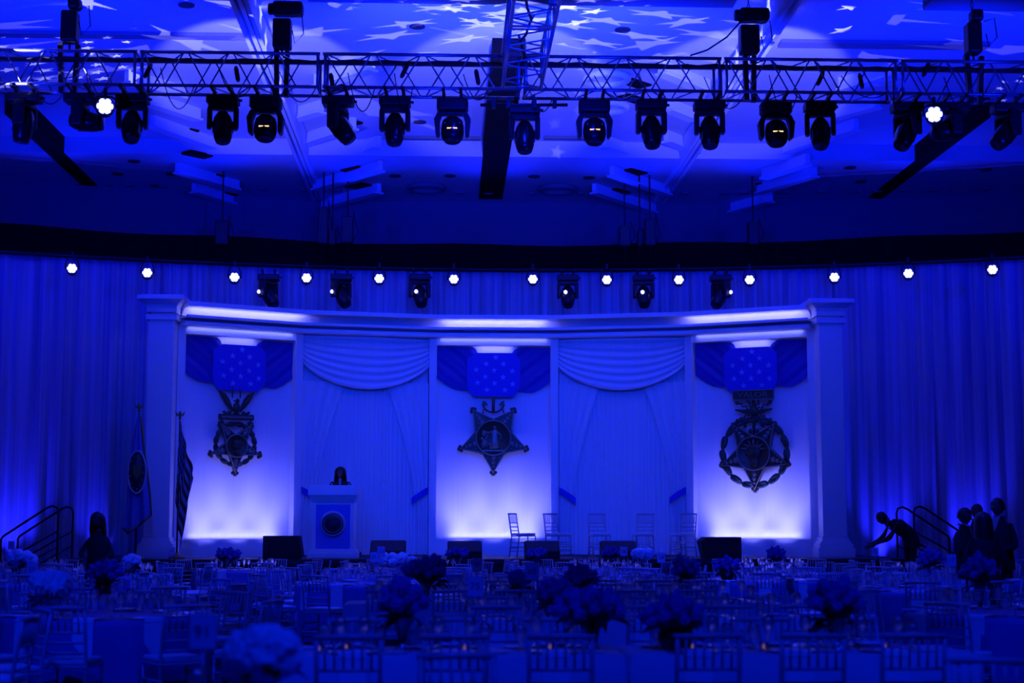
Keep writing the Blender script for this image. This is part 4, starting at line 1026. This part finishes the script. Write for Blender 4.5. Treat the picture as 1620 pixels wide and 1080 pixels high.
def setting(x, y, a, where, tid, edge):
    """place setting for a guest sitting at direction a (from the table's inside outwards)"""
    ca, sa = math.cos(a), math.sin(a); M = lambda out, side: (x + ca * out - sa * side, y + sa * out + ca * side)
    px, py = M(-.185, 0)
    o = put('charger_plate', PLATE, None, tr(px, py, ZTAB + .001)); tag(o, f'silver charger plate, {where}, {tid}', 'plate', 'charger plates on the tables')
    o = put('napkin', NAPK, None, tr(x + ca * .012, y + sa * .012, ZTAB + .001 + .016) @ Matrix.Rotation(a - PI / 2, 4, 'Z') @ Matrix.Scale(-1, 4, (0, 1, 0)) @ rot('Z', 180)); tag(o, f'white hanging napkin, {where}, {tid}', 'napkin', 'napkins on the tables')
    bx, by = M(-.20, .26)
    if y < 12: o = put('bread_plate', BREAD, None, tr(bx, by, ZTAB + .001)); tag(o, f'small white side plate, {where}, {tid}', 'plate', 'side plates on the near tables')
    for out, side, me, nm in ((-.40, -.10, G_WINE, 'tall wine glass'), (-.38, -.20, G_GOB, 'water goblet')):
        gx, gy = M(out, side); glasses.append((gx, gy, me, nm, f'{where}, {tid}'))
CLK = ORD
tables = []
def cloth_round(r, seed):
    rnd = random.Random(seed); n = 72; m = MB(); rings = [(0, ZTAB), (r * .5, ZTAB), (r * .97, ZTAB), (r, ZTAB - .008), (r + .012, ZTAB - .05), (r + .03, .50), (r + .05, .25), (r + .06, .015)]
    amp = [0, 0, 0, 0, .004, .025, .045, .055]; ph = [rnd.uniform(0, 6) for _ in range(4)]
    def fn(u, v):
        k = round(v * 7); a = u * 2 * PI; f = math.sin(9 * a + ph[0]) + .6 * math.sin(14 * a + ph[1]) + .3 * math.sin(23 * a + ph[2])
        q = rings[k][0] + amp[k] * f * .6; return (q * math.cos(a), q * math.sin(a), rings[k][1])
    m.grid(fn, n, 7); me = m.mesh('tablecloth'); me.materials.append(M_cloth); return me
CLOTHS = [cloth_round(.91, s) for s in range(3)]
def round_table(x, y, tid, turn=0., n=10):
    t = thing('round_table', f'round banquet table under blue cloth, {tid}', 'table', (x, y, 0), 0, 'round banquet tables')
    m = MB(); m.lathe([(.90, ZTAB - .035), (.90, ZTAB - .01)], 40); m.build('tabletop', M_deck, t)
    for s in (-1, 1):
        m = MB(); m.tube([(s * .45, -.4, 0), (s * .45, -.4, .73)], .018, 6); m.tube([(s * .45, .4, 0), (s * .45, .4, .73)], .018, 6); m.tube([(s * .45, -.4, .1), (s * .45, .4, .1)], .015, 6); m.build('trestle_leg', M_blk, t)
    c = put('tablecloth', CLOTHS[(len(tables)) % 3], None, tr(x, y, 0) @ Matrix.Rotation(turn, 4, 'Z')); tag(c, f'deep blue floor-length tablecloth on the {tid}', 'tablecloth', 'round blue tablecloths')
    for k in range(n):
        a = turn + 2 * PI * k / n + PI / 2; d = 1.28 + rnd.uniform(-.03, .08); cx, cy = x + d * math.cos(a), y + d * math.sin(a)
        if vis(cx, cy) and used['n'] < 298 and all((cx - a_) ** 2 + (cy - b_) ** 2 > .40 for a_, b_ in PEOPLE_XY):
            place_chair(cx, cy, a + PI / 2 + rnd.uniform(-.14, .14), f'white spindle-back chair, {CLK[k + 1]} counter-clockwise, {tid}', 'chairs at the tables')
        ex, ey = x + .91 * math.cos(a), y + .91 * math.sin(a)
        if vis(ex, ey, .8): setting(ex, ey, a, f'{CLK[k + 1]} seat', tid, .91)
    tables.append((x, y, tid))
ROWS = [('stage-side row', [(-7.4, 28.9), (-3.7, 29.3), (-.35, 29.25), (2.85, 29.25), (6.0, 29.3), (9.5, 29.2)]),
        ('second row', [(-5.3, 25.8), (-1.05, 25.5), (2.6, 25.8), (5.3, 26.2), (7.9, 25.9)]),
        ('third row', [(-5.8, 22.6), (-1.15, 22.1), (1.85, 22.6), (4.55, 23.1), (7.4, 22.8)]),
        ('fourth row', [(-3.75, 18.2), (5.75, 19.6)]),
        ('fifth row', [(-3.0, 14.3), (5.1, 14.4)])]
for row, L in ROWS:
    for k, (x, y) in enumerate(L): round_table(x, y, f'{CLK[k + 1]} table from flags, {row}', rnd.uniform(0, .6) if y > 15 else .0)
round_table(-4.5, 11.6, 'round table nearest the flag side wall', .2)
round_table(-.95, 6.0, 'round table with big white hydrangeas', .30)
round_table(2.35, 5.55, 'round table nearest the camera', .12)
# long white tables
def long_table(x0, x1, y0, dep, tid, near, far):
    cx, cy, L = (x0 + x1) / 2, y0 + dep / 2, x1 - x0
    t = thing('long_table', f'long banquet table under a white cloth, {tid}', 'table', (cx, cy, 0), 0, 'long white tables')
    m = MB(); m.box((0, 0, ZTAB - .02), (L - .04, dep - .04, .025)); m.build('tabletop', M_deck, t)
    for s in (-1, 1):
        m = MB(); m.tube([(s * (L / 2 - .25), -dep * .35, 0), (s * (L / 2 - .25), -dep * .35, .74)], .018, 6); m.tube([(s * (L / 2 - .25), dep * .35, 0), (s * (L / 2 - .25), dep * .35, .74)], .018, 6); m.build('trestle_leg', M_blk, t)
    def fn(u, v):
        rc_ = .06; P = [];
        k = round(v * 5); z = (ZTAB, ZTAB, ZTAB - .01, .5, .25, .02)[k]; g = (-.30, -.02, .0, .012, .022, .03)[k]; s = u * 2 * (L + dep)
        f = (0, 0, 0, .006, .012, .016)[k] * (math.sin(s * 9) + .5 * math.sin(s * 17 + 1))
        hx, hy = L / 2 + g + f, dep / 2 + g + f
        if s < L: p = (-hx + 2 * hx * s / L, -hy)
        elif s < L + dep: p = (hx, -hy + 2 * hy * (s - L) / dep)
        elif s < 2 * L + dep: p = (hx - 2 * hx * (s - L - dep) / L, hy)
        else: p = (-hx, hy - 2 * hy * (s - 2 * L - dep) / dep)
        return (cx + p[0], cy + p[1], z)
    m = MB(); m.grid(fn, 160, 5); m.box((cx, cy, ZTAB - .003), (L - .5, dep - .5, .006))
    tag(m.build('tablecloth', M_clothw, None, fixn=False), f'white floor-length cloth on the {tid}', 'tablecloth', 'long white tablecloths')
    for side, xs in ((-1, near), (1, far)):
        for k, x in enumerate(xs):
            wh = f'{CLK[k + 1]} seat {"facing" if side < 0 else "backing"} the stage'
            if vis(x, y0): place_chair(x, cy + side * (dep / 2 + .16), 0 if side < 0 else PI, f'white spindle-back chair, {wh}, {tid}', 'chairs at the tables')
            setting(x, cy + side * dep / 2, side * PI / 2, wh, tid, 0)
    tables.append((cx, cy, tid))
long_table(-1.05, 1.10, 9.80, .80, 'first long table from the camera', (-.57, .05, .67), (-.62, .05, .70))
long_table(1.13, 3.30, 9.80, .80, 'second long table in the nearest line', (1.54, 2.16, 2.76), (1.6, 2.2, 2.8))
long_table(.05, 3.30, 13.2, .80, 'long table beside the fifth row', (.40, 1.02, 1.64, 2.26, 2.88), (.45, 1.05, 1.66, 2.28, 2.9))
long_table(-1.05, 3.30, 16.3, .80, 'long table beside the fourth row', (-.6, .05, .68, 1.3, 1.9, 2.5, 3.0), (-.6, .05, .68, 1.3, 1.9, 2.5, 3.0))
long_table(.3, 3.30, 19.2, .80, 'long table farthest from the camera', (.65, 1.25, 1.85, 2.45, 2.98), (.65, 1.25, 1.85, 2.45, 2.98))
# three odd chairs standing near the camera
for (x, y, r, lab) in ((.10, 7.72, 190, 'white spindle-back chair turned askew behind the first long table'), (2.55, 7.35, 170, 'white spindle-back chair askew between camera and second long table')):
    place_chair(x, y, math.radians(r), lab, 'chairs at the tables', 0, True)
print('chairs', used['n'], 'glasses', len(glasses))
glasses = [g for g in glasses if vis(g[0], g[1], .9, 20, 10)]
glasses.sort(key=lambda g: g[1])
seen = set()
for (x, y, me, nm, wh) in glasses[:290]:
    o = put(me.name.split('.')[0], me, None, tr(x, y, ZTAB + .001)); tag(o, f'clear {nm}, {wh}', 'glass', 'glasses on the tables')
m = MB(); W2 = [(.0, .002), (.035, .003), (.006, .012), (.005, .09), (.036, .14), (.034, .205)]
for (x, y, me, nm, wh) in glasses[290:]:
    k = 1 if me is G_WINE else .8; m.lathe([(r, z * k) for r, z in W2], 7, (x, y, ZTAB + .001), cap=False)
if m.v: tag(m.build('distant_glasses', M_glass, None, fixn=False), 'clear stemmed glasses on the tables close to the stage', 'glass', None, 'stuff')

# ---------------------------------------------------------------- flowers and table numbers
def blossom(r, seed, m_, jag):
    rn = random.Random(seed); bm = bmesh.new(); bmesh.ops.create_icosphere(bm, subdivisions=3, radius=r)
    for v in bm.verts: v.co *= 1 + rn.uniform(-jag, jag)
    me = bpy.data.meshes.new('blossom'); bm.to_mesh(me); bm.free(); me.materials.append(m_); return me
B_W = [blossom(.085, s, M_wflower, .14) for s in range(3)]; B_D = [blossom(.055, 9 + s, M_dflower, .16) for s in range(3)]
def leaf_mesh():
    m = MB(); m.add([(0, 0, 0), (-.03, .05, .015), (0, .055, 0), (.03, .05, .015), (-.022, .10, .01), (0, .11, -.01), (.022, .10, .01), (0, .15, -.03)], [(0, 2, 1), (0, 3, 2), (1, 2, 5, 4), (2, 3, 6, 5), (4, 5, 7), (5, 6, 7)])
    me = m.mesh('leaf'); me.materials.append(M_leaf); return me
LEAF = leaf_mesh()
def flowers(px, ytop, ybot, Y, kind, label, wid=None):
    """centrepiece whose blossom mass spans ytop..ybot of the photograph when seen from its place"""
    a, b = at(px, ytop, Y), at(px, ybot, Y); top, low = max(a.z, ZTAB + .25), max(b.z, ZTAB + .10); x = a.x
    if low > top - .1: low = top - .12
    R = wid / 2 * Y / FPX if wid else (top - low) * .6; h0 = low - ZTAB
    t = thing('flower_centrepiece', label, 'flowers', (x, Y, ZTAB + .001), rnd.uniform(0, 6), 'flower centrepieces on the tables')
    rn = random.Random(int(px * 7 + Y)); cz = (top + low) / 2 - ZTAB; H = (top - low) / 2
    if h0 > .12:
        m = MB(); m.lathe([(.06, 0), (.055, .015), (.02, .04), (.022, h0 * .5), (.05, h0 * .85), (.085, h0 + .03)], 16, cap=False); m.build('vase', M_vase, t)
        for k in range(6):
            q = 2 * PI * k / 6; m = MB(); m.tube([(.012 * math.cos(q), .012 * math.sin(q), .05), (.05 * math.cos(q), .05 * math.sin(q), h0), (R * .6 * math.cos(q), R * .6 * math.sin(q), cz)], .006, 5); m.build('stem', M_leaf, t)
    else:
        m = MB(); m.lathe([(.05, 0), (.085, .02), (.11, .07), (.10, max(.09, h0 + .02)), (.09, max(.09, h0 + .02)), (.09, .03), (0, .02)], 18, cap=False); m.build('bowl', M_vase if kind == 'w' else M_blk2, t)
    if kind == 'd':                                   # funnel of dark stems and leaves under the blossoms
        m = MB(); m.lathe([(.03, max(.02, h0 - .03)), (R * .45, cz - H * .75), (R * .78, cz - H * .25), (R * .55, cz + H * .1)], 14); m.build('foliage', M_leaf, t)
    B = B_W if kind == 'w' else B_D; br = .085 if kind == 'w' else .055; n = 11 if kind == 'w' else 24
    for k in range(n):
        u = (k + .5) / n; ph = k * 2.39996; zz = 1 - (1.55 if kind == 'w' else 1.25) * u; rr = math.sqrt(max(0, 1 - zz * zz)); q = rn.uniform(.75, 1.2) if kind == 'w' else rn.uniform(.6, 1.22)
        s = rn.uniform(.8, 1.2)
        put('blossom', B[k % 3], t, tr(max(0.01, R - br) * rr * math.cos(ph) * q, max(.01, R - br) * rr * math.sin(ph) * q, cz + (H - br * .6) * zz * q) @ Matrix.Rotation(ph, 4, 'Z') @ rot('Y', 0 if kind == 'w' else 90 * math.acos(max(-1, min(1, zz))) / (PI / 2)) @ Matrix.Scale(s, 4) @ (Matrix.Identity(4) if kind == 'w' else Matrix.Scale(1.7, 4, (0, 0, 1)) @ Matrix.Scale(.75, 4, (1, 0, 0)) @ Matrix.Scale(.75, 4, (0, 1, 0))))
    for k in range(10):
        q = rn.uniform(0, 6.28); put('leaf', LEAF, t, tr(R * .35 * math.cos(q), R * .35 * math.sin(q), low - ZTAB + rn.uniform(-.02, H * .6)) @ Matrix.Rotation(q - PI / 2, 4, 'Z') @ rot('X', rn.uniform(-40, 30)) @ Matrix.Scale(rn.uniform(.8, 1.4), 4))
    return t
for f in ((415, 1006, 1075, 6.2, 'w', 'big white hydrangea centrepiece blurred close to the camera', 135), (637, 925, 985, 10.15, 'd', 'violet bunch in a tall slim vase on the first long table', 70),
          (936, 938, 992, 10.2, 'd', 'wide violet bunch in a low bowl at the join of the long tables', 105), (1066, 950, 1004, 10.15, 'd', 'flat violet arrangement with dark leaves on the second long table', 88),
          (1323, 925, 985, 10.2, 'd', 'violet bunch in a glass vase near the far end of the second long table', 76), (880, 918, 962, 13.6, 'd', 'violet bunch leaning over the long table beside the fifth row', 44),
          (918, 900, 932, 16.7, 'd', 'violet bunch on the middle of the long table beside the fourth row', 50), (675, 884, 925, 16.7, 'd', 'violet bunch in a trumpet vase on the white table corner', 62), (821, 908, 932, 16.6, 'd', 'small black rounded arrangement below the card reading 60', 26),
          (1085, 886, 918, 19.6, 'd', 'violet bunch in a tall goblet on the farthest long table', 42), (625, 875, 920, 25.4, 'w', 'white hydrangea mound in front of the low monitor by the podium', 66),
          (360, 868, 890, 29.3, 'd', 'dark rounded bunch below the eagle medal', 40), (724, 868, 884, 29.25, 'd', 'violet bunch in front of the monitor under the middle panel', 34), (850, 871, 884, 28.9, 'd', 'violet bunch in front of the third monitor', 30),
          (967, 868, 884, 29.2, 'd', 'violet bunch in front of the fourth monitor', 28), (1228, 868, 889, 29.3, 'd', 'dark ball of flowers below the VALOR panel', 28), (1548, 884, 926, 14.3, 'd', 'dark bunch before the standing people', 50),
          (80, 905, 950, 14.1, 'w', 'pale hydrangeas on the first table from flags, fifth row', 70), (35, 870, 898, 22.7, 'w', 'pale hydrangeas below the flag side handrails', 46), (165, 890, 926, 18.2, 'd', 'violet mound on the first table from flags, fourth row', 56),
          (208, 879, 898, 25.8, 'w', 'pale hydrangeas below the seal flag', 34), (1015, 868, 884, 25.6, 'w', 'pale spreading flowers between the cards reading 28 and 36', 40), (1470, 872, 900, 22.9, 'd', 'violet bunch below the far handrails', 36), (1150, 886, 912, 23.0, 'd', 'violet bunch on the fourth table, third row', 40)):
    flowers(*f)
def card(px, py, Y, num, wpx, label):
    p = at(px, py, Y); w = wpx * Y / FPX; hgt = w * 1.25; z = max(p.z - ZTAB, hgt / 2 + .03)
    t = thing('table_number', label, 'card', (p.x, Y, ZTAB + .001), rnd.uniform(-.1, .1), 'number cards on the tables')
    m = MB(); m.lathe([(.05, 0), (.05, .012), (.012, .02)], 14); m.tube([(0, 0, .015), (0, 0, z - hgt / 2 + .02)], .006, 6); m.build('stand', M_chair, t)
    m = MB(); m.rbox((0, 0, z), (w, .014, hgt), .004); m.build('frame', M_chair, t)
    m = MB(); m.box((0, -.009, z), (w * .88, .004, hgt * .9)); m.build('paper', M_card, t)
    if num:
        me = text_mesh(num, w * .62, .001); me.materials.append(M_ink); put('numerals', me, t, tr(0, -.0125, z) @ rot('X', 90))
WORDS = {'91': 'ninety-one', '60': 'sixty', '75': 'seventy-five', '45': 'forty-five', '23': 'twenty-three', '21': 'twenty-one', '36': 'thirty-six', '28': 'twenty-eight', '72': 'seventy-two', '17': 'seventeen', '13': 'thirteen', '50': 'fifty', '11': 'eleven', '71': 'seventy-one'}
for (px, py, Y, num, w) in ((321, 1000, 7.0, '91', 44), (842, 904, 16.45, '60', 22), (752, 928, 13.5, '75', 26), (755, 893, 19.6, '45', 16), (603, 872, 25.2, '23', 12), (592, 881, 25.0, '21', 13), (987, 872, 29.0, '36', 12), (1046, 882, 25.6, '28', 13),
                            (1384, 873, 26.0, '72', 11), (1505, 886, 22.9, '17', 16), (18, 862, 28.7, '13', 10), (51, 901, 22.4, '50', 18), (146, 887, 25.7, '11', 14), (272, 872, 29.2, '71', 10)):
    if num in ('75',): px, Y = 752, 13.5
    card(px, py, Y, num, w, 'white table number card reading ' + WORDS[num])
p = 0
for (px, py, lab) in ((505, 10.0, 'by the first plate'), (548, 10.15, 'beside the second plate'), (735, 10.05, 'before the third seat'), (870, 10.1, 'at the join'), (1095, 10.1, 'below the flat arrangement'), (1208, 10.05, 'at the middle seat'), (1400, 10.1, 'near the far end'), (955, 13.4, 'on the long table of the fifth row')):
    x = (px - 707) / FPX * py; x = at(px, 1010, py).x
    t = thing('glint_candle', f'small added candle glinting on long white table {lab}', 'candle', (x, py, ZTAB + .001), 0, 'added glint candles on the long tables')  # added candles standing in for pinkish glints on plates and glasses
    put('holder', VOT, t); put('wax', WAX, t); put('flame', FLAME, t)

# ================================================================== PEOPLE
def head_mesh(hh, hair_long, m):
    """head of height hh about the origin at its centre, facing -y"""
    def sh(v):
        x, y, z = v; w = .70 - .14 * max(0, -z) ** 1.5; x *= w; y *= .82
        if z < -.35: y -= .10 * (-z - .35)
        if abs(x) < .14 and -.28 < z < .10 and y < -.5: y -= .16 * (1 - abs(x) / .14) * (1 - (z - .1) / -.38 * .2)     # nose
        if .02 < z < .22 and .14 < abs(x) < .42 and y < -.35: y += .07                                             # eye sockets
        if -.52 < z < -.44 and abs(x) < .24 and y < -.4: y += .04                                                  # mouth
        return (x * hh / 2, y * hh / 2, z * hh / 2)
    n, k = 22, 18; vs = []
    for i in range(k + 1):
        a = PI * i / k
        for j in range(n): vs.append(sh((math.sin(a) * math.cos(2 * PI * j / n), math.sin(a) * math.sin(2 * PI * j / n), -math.cos(a))))
    m.add(vs, [(i * n + j, i * n + (j + 1) % n, (i + 1) * n + (j + 1) % n, (i + 1) * n + j) for i in range(k) for j in range(n)], True)
    for s in (-1, 1): m.ball((s * .36 * hh, .03 * hh, .0), (.03 * hh, .06 * hh, .10 * hh), 8, 6)
def person(label, loc, rz, h, J=None, head_tilt=(0, 0, 0), hair='short', outfit='suit', group=None):
    k = h / 1.75
    D = dict(pelvis=(0, 0, .95), waist=(0, .0, 1.10), chest=(0, .0, 1.30), neck=(0, .0, 1.47), nape=(0, -.01, 1.54))
    for s, q in ((-1, 'r'), (1, 'l')):
        D.update({'hip' + q: (s * .095, 0, .90), 'knee' + q: (s * .10, -.02, .50), 'ankle' + q: (s * .10, .02, .09), 'toe' + q: (s * .12, -.15, .035),
                  'shoulder' + q: (s * .185, 0, 1.41), 'elbow' + q: (s * .23, .02, 1.12), 'wrist' + q: (s * .24, -.06, .87)})
    D.update(J or {}); D = {a: Vector(b) for a, b in D.items()}
    R = dict(pelvis=(.155, .115), waist=(.14, .105), chest=(.165, .12), neck=(.07, .07), nape=(.055, .055), hip=(.095, .095), knee=(.062, .062), ankle=(.045, .045), toe=(.04, .032), shoulder=(.085, .080), elbow=(.060, .058), wrist=(.036, .034), palm=(.036, .018))
    E = [('pelvis', 'waist'), ('waist', 'chest'), ('chest', 'neck'), ('neck', 'nape')]
    for q in 'rl': E += [('pelvis', 'hip' + q), ('hip' + q, 'knee' + q), ('knee' + q, 'ankle' + q), ('ankle' + q, 'toe' + q), ('chest', 'shoulder' + q), ('shoulder' + q, 'elbow' + q), ('elbow' + q, 'wrist' + q)]
    for q, s in (('r', -1), ('l', 1)):                 # hands: palm, four fingers, thumb
        w, e = D['wrist' + q], D['elbow' + q]; d = (w - e).normalized(); sd = Vector((0, -1, 0)) - d * (-d.y)
        sd = sd.normalized() if sd.length > .2 else Vector((1, 0, 0)); nn = d.cross(sd) * s
        D['palm' + q] = w + d * .07; E.append(('wrist' + q, 'palm' + q))
        for f, (o, L) in enumerate(((.030, .075), (.011, .085), (-.009, .080), (-.028, .062))):
            a = w + d * .10 + sd * o; b = a + d * L * .55 - nn * .012; c = b + d * L * .4 - nn * .03
            for nme, p in ((f'k{f}', a), (f'm{f}', b), (f't{f}', c)): D[nme + q] = p
            E += [('palm' + q, f'k{f}' + q), (f'k{f}' + q, f'm{f}' + q), (f'm{f}' + q, f't{f}' + q)]
        D['th0' + q] = w + d * .045 + sd * .040; D['th1' + q] = w + d * .085 + sd * .062 - nn * .01
        E += [('wrist' + q, 'th0' + q), ('th0' + q, 'th1' + q)]
    names = list(D); idx = {a: i for i, a in enumerate(names)}
    bm = bmesh.new(); lay = bm.verts.layers.skin.verify()
    for a in names:
        v = bm.verts.new(D[a] * k); st = a.rstrip('rl') if a[-1] in 'rl' and a not in R else a
        r = R.get(a) or R.get(st) or (.009, .009); v[lay].radius = (r[0] * k, r[1] * k); v[lay].use_root = a == 'pelvis'
    bm.verts.ensure_lookup_table()
    for a, b in E: bm.edges.new((bm.verts[idx[a]], bm.verts[idx[b]]))
    me = bpy.data.meshes.new('body'); bm.to_mesh(me); bm.free()
    o = bpy.data.objects.new('body', me); COL.objects.link(o)
    sk = o.modifiers.new('skin', 'SKIN'); sk.use_smooth_shade = True; sk.branch_smoothing = .4
    sb = o.modifiers.new('smooth', 'SUBSURF'); sb.levels = sb.render_levels = 1
    dg = bpy.context.evaluated_depsgraph_get(); body = bpy.data.meshes.new_from_object(o.evaluated_get(dg)); bpy.data.objects.remove(o)
    hh = .235 * k; hc = D['nape'] * k + Euler([math.radians(q) for q in head_tilt]).to_matrix() @ Vector((0, -.02, .10)) * k
    HM = Matrix.Translation(hc) @ Euler([math.radians(q) for q in head_tilt]).to_matrix().to_4x4()
    # one continuous figure: body surface and head in a single mesh
    hm = MB(); hm.M = HM; head_mesh(hh, hair, hm)
    vs = [v.co.copy() for v in body.vertices]; fs = [tuple(p.vertices) for p in body.polygons]; nb = len(vs)
    allm = MB(); allm.add(vs, fs, True); allm.add(hm.v, hm.f, True)
    me = allm.mesh('body'); me.materials.append(M_suit); me.materials.append(M_skin)
    hands = [D[a] * k for a in names if a[0] in 'kmt' and a[1].isdigit() or a.startswith('th') or a.startswith('palm')]
    others = [D[a] * k for a in ('wristr', 'wristl', 'elbowr', 'elbowl', 'chest', 'neck', 'waist', 'kneer', 'kneel', 'hipl', 'hipr')]
    for p in me.polygons:
        c = p.center
        if p.vertices[0] >= nb or min((c - q).length for q in hands) < min((c - q).length for q in others) - .01 or (c - D['nape'] * k).length < .07 * k: p.material_index = 1
    t = thing('person', label, 'person', loc, rz, group); put('body', me, t)
    for s in (-1, 1):
        e = MB(); e.M = HM; e.ball((s * .135 * hh, -.37 * hh, .055 * hh), .05 * hh, 8, 6); e.build('eye', M_eye, t)
    hr = MB(); hr.M = HM
    def hair_fn(u, v):
        a = u * 2 * PI; front = max(0, -math.sin(a)); low = (.30 if hair == 'short' else (-2.3 if hair == 'long' else -1.7)) if front < .55 else .48
        low = low * (1 - front) + .48 * front if front < .55 else low
        if hair == 'short' and front < .3: low = -.35
        z = 1.10 - (1.10 - low) * v; r = math.sqrt(max(0, 1 - min(1, (z / 1.10) ** 2))) if z > 0 else 1.0 + .12 * min(1, -z)
        wide = 1.0 if hair == 'short' else 1.28
        return (math.cos(a) * r * .80 * wide * hh / 2, (math.sin(a) * r * .93 + .04) * hh / 2, z * (1 if hair == 'short' else 1.06) * hh / 2)
    hr.grid(hair_fn, 26, 10); hr.build('hair', M_hair, t, fixn=False)
    cl = MB(); n = 20                                  # jacket or dress hem that follows the torso
    ch, wa, pe = D['chest'] * k, D['waist'] * k, D['pelvis'] * k
    axis = [(D['neck'] * k + (ch - D['neck'] * k) * .35, .125, .095), (ch, .195, .145), (wa, .172, .132), (pe, .188, .145), (pe + Vector((0, 0, -.13)) * k + (pe - wa) * .2, .20, .16)]
    if outfit == 'dress': axis.append((pe + Vector((0, 0, -.50)) * k, .25, .22))
    prev = None; vs = []
    for i, (c, rx, ry) in enumerate(axis):
        d = ((axis[min(i + 1, len(axis) - 1)][0]) - axis[max(0, i - 1)][0]).normalized(); x = Vector((1, 0, 0)); y = d.cross(x).normalized()
        vs += [c + x * (rx * k * math.cos(2 * PI * q / n)) + y * (ry * k * math.sin(2 * PI * q / n)) for q in range(n)]
    cl.add(vs, [(i * n + q, i * n + (q + 1) % n, (i + 1) * n + (q + 1) % n, (i + 1) * n + q) for i in range(len(axis) - 1) for q in range(n)], True)
    cl.build('dress' if outfit == 'dress' else 'jacket', M_suit, t, fixn=False)
    if outfit in ('suit', 'blouse'):
        nk = D['neck'] * k; dn = (nk - ch).normalized(); fr = dn.cross(Vector((1, 0, 0))); fr = fr if fr.y < 0 else -fr
        vw = .055 if outfit == 'suit' else .028
        sh = MB(); a0 = nk + dn * .05 * k + fr * .065 * k; b0 = ch + fr * .152 * k
        sh.add([a0 + Vector((-vw * k, 0, 0)), a0 + Vector((vw * k, 0, 0)), b0 + Vector((.012 * k, 0, 0)), b0 + Vector((-.012 * k, 0, 0)), nk + fr * .10 * k + Vector((-vw * k, 0, 0)), nk + fr * .10 * k + Vector((vw * k, 0, 0))], [(0, 1, 5, 4), (4, 5, 2, 3)])
        if outfit == 'suit': sh.tube([nk + dn * .045 * k + Vector((.068 * k * math.cos(q * PI / 8), 0, 0)) + fr * (.068 * k * math.sin(q * PI / 8)) for q in range(16)], .016 * k, 5, closed=True)
        o = sh.build('shirt', M_shirt, t, fixn=False)
    return t
q = at(538, 738, 33.55); hd = q.z - (ZS + .10)
rs = MB(); rs.rbox((q.x, 33.72, ZS + .055), (.9, .55, .11), .01); tag(rs.build('step_riser', M_deck), 'low black riser behind the podium', 'riser')
person('person with dark shoulder-length hair speaking at the podium', (q.x, 33.72, ZS + .11), 0, hd - .02, dict(wristr=(-.22, -.28, 1.10), elbowr=(-.26, -.06, 1.16), wristl=(.22, -.28, 1.10), elbowl=(.26, -.06, 1.16), shoulderr=(-.19, 0, 1.45), shoulderl=(.19, 0, 1.45), chest=(0, 0, 1.34), neck=(0, 0, 1.49)), (6, 0, 0), 'bob', 'blouse')
q = at(155, 811, 24.5)
person('person with long dark hair standing by the flag side stairs', (q.x, 24.6, 0), math.radians(-20), q.z, dict(elbowr=(-.30, .0, 1.14), wristr=(-.14, -.18, 1.06), wristl=(.20, -.20, 1.02), elbowl=(.25, .0, 1.12), shoulderr=(-.165, 0, 1.37), shoulderl=(.165, 0, 1.37)), (6, 0, 0), 'long', 'dress')
q = at(1440, 880, 31.0); bx = q.x
rs = MB(); rs.rbox((bx, 30.9, .16), (.9, .8, .32), .02); tag(rs.build('step_riser', M_deck), 'black step under the person bending forward', 'riser')
person('person in a dark suit bending forward beside the far stairs', (bx, 30.9, .32), math.radians(-84), 1.80, dict(waist=(0, -.08, 1.07), chest=(0, -.26, 1.20), neck=(0, -.43, 1.27), nape=(0, -.50, 1.28), shoulderr=(-.19, -.36, 1.24), shoulderl=(.19, -.36, 1.24), elbowr=(-.22, -.48, .97), elbowl=(.22, -.50, .98), wristr=(-.17, -.70, .86), wristl=(.17, -.72, .88), kneer=(-.10, -.06, .50), kneel=(.10, -.02, .50)), (38, 0, 0), 'short', 'suit')
for (px, py, Y, rz, hr, of, J, lab) in ((1522, 804, 24.35, 60, 'short', 'suit', dict(wristr=(-.12, -.20, 1.08), elbowr=(-.27, -.02, 1.12)), 'person in dark suit and white collar facing the long-haired person'), (1543, 798, 27.6, 20, 'short', 'suit', None, 'person half hidden behind the group near the far stairs'),
                                        (1556, 811, 21.2, 176, 'long', 'dress', dict(elbowr=(-.28, .02, 1.12), elbowl=(.28, .02, 1.12)), 'person with long hair and dark dress seen from behind'), (1580, 788, 24.2, -50, 'short', 'suit', dict(wristl=(.12, -.24, 1.05), elbowl=(.27, -.04, 1.10)), 'tallest person of the standing group, in a dark suit')):
    q = at(px, py, Y); person(lab, (q.x, Y, 0), math.radians(rz), min(q.z, 1.97), J, (4, 0, 0), hr, of, 'group of people standing beside the far stairs')
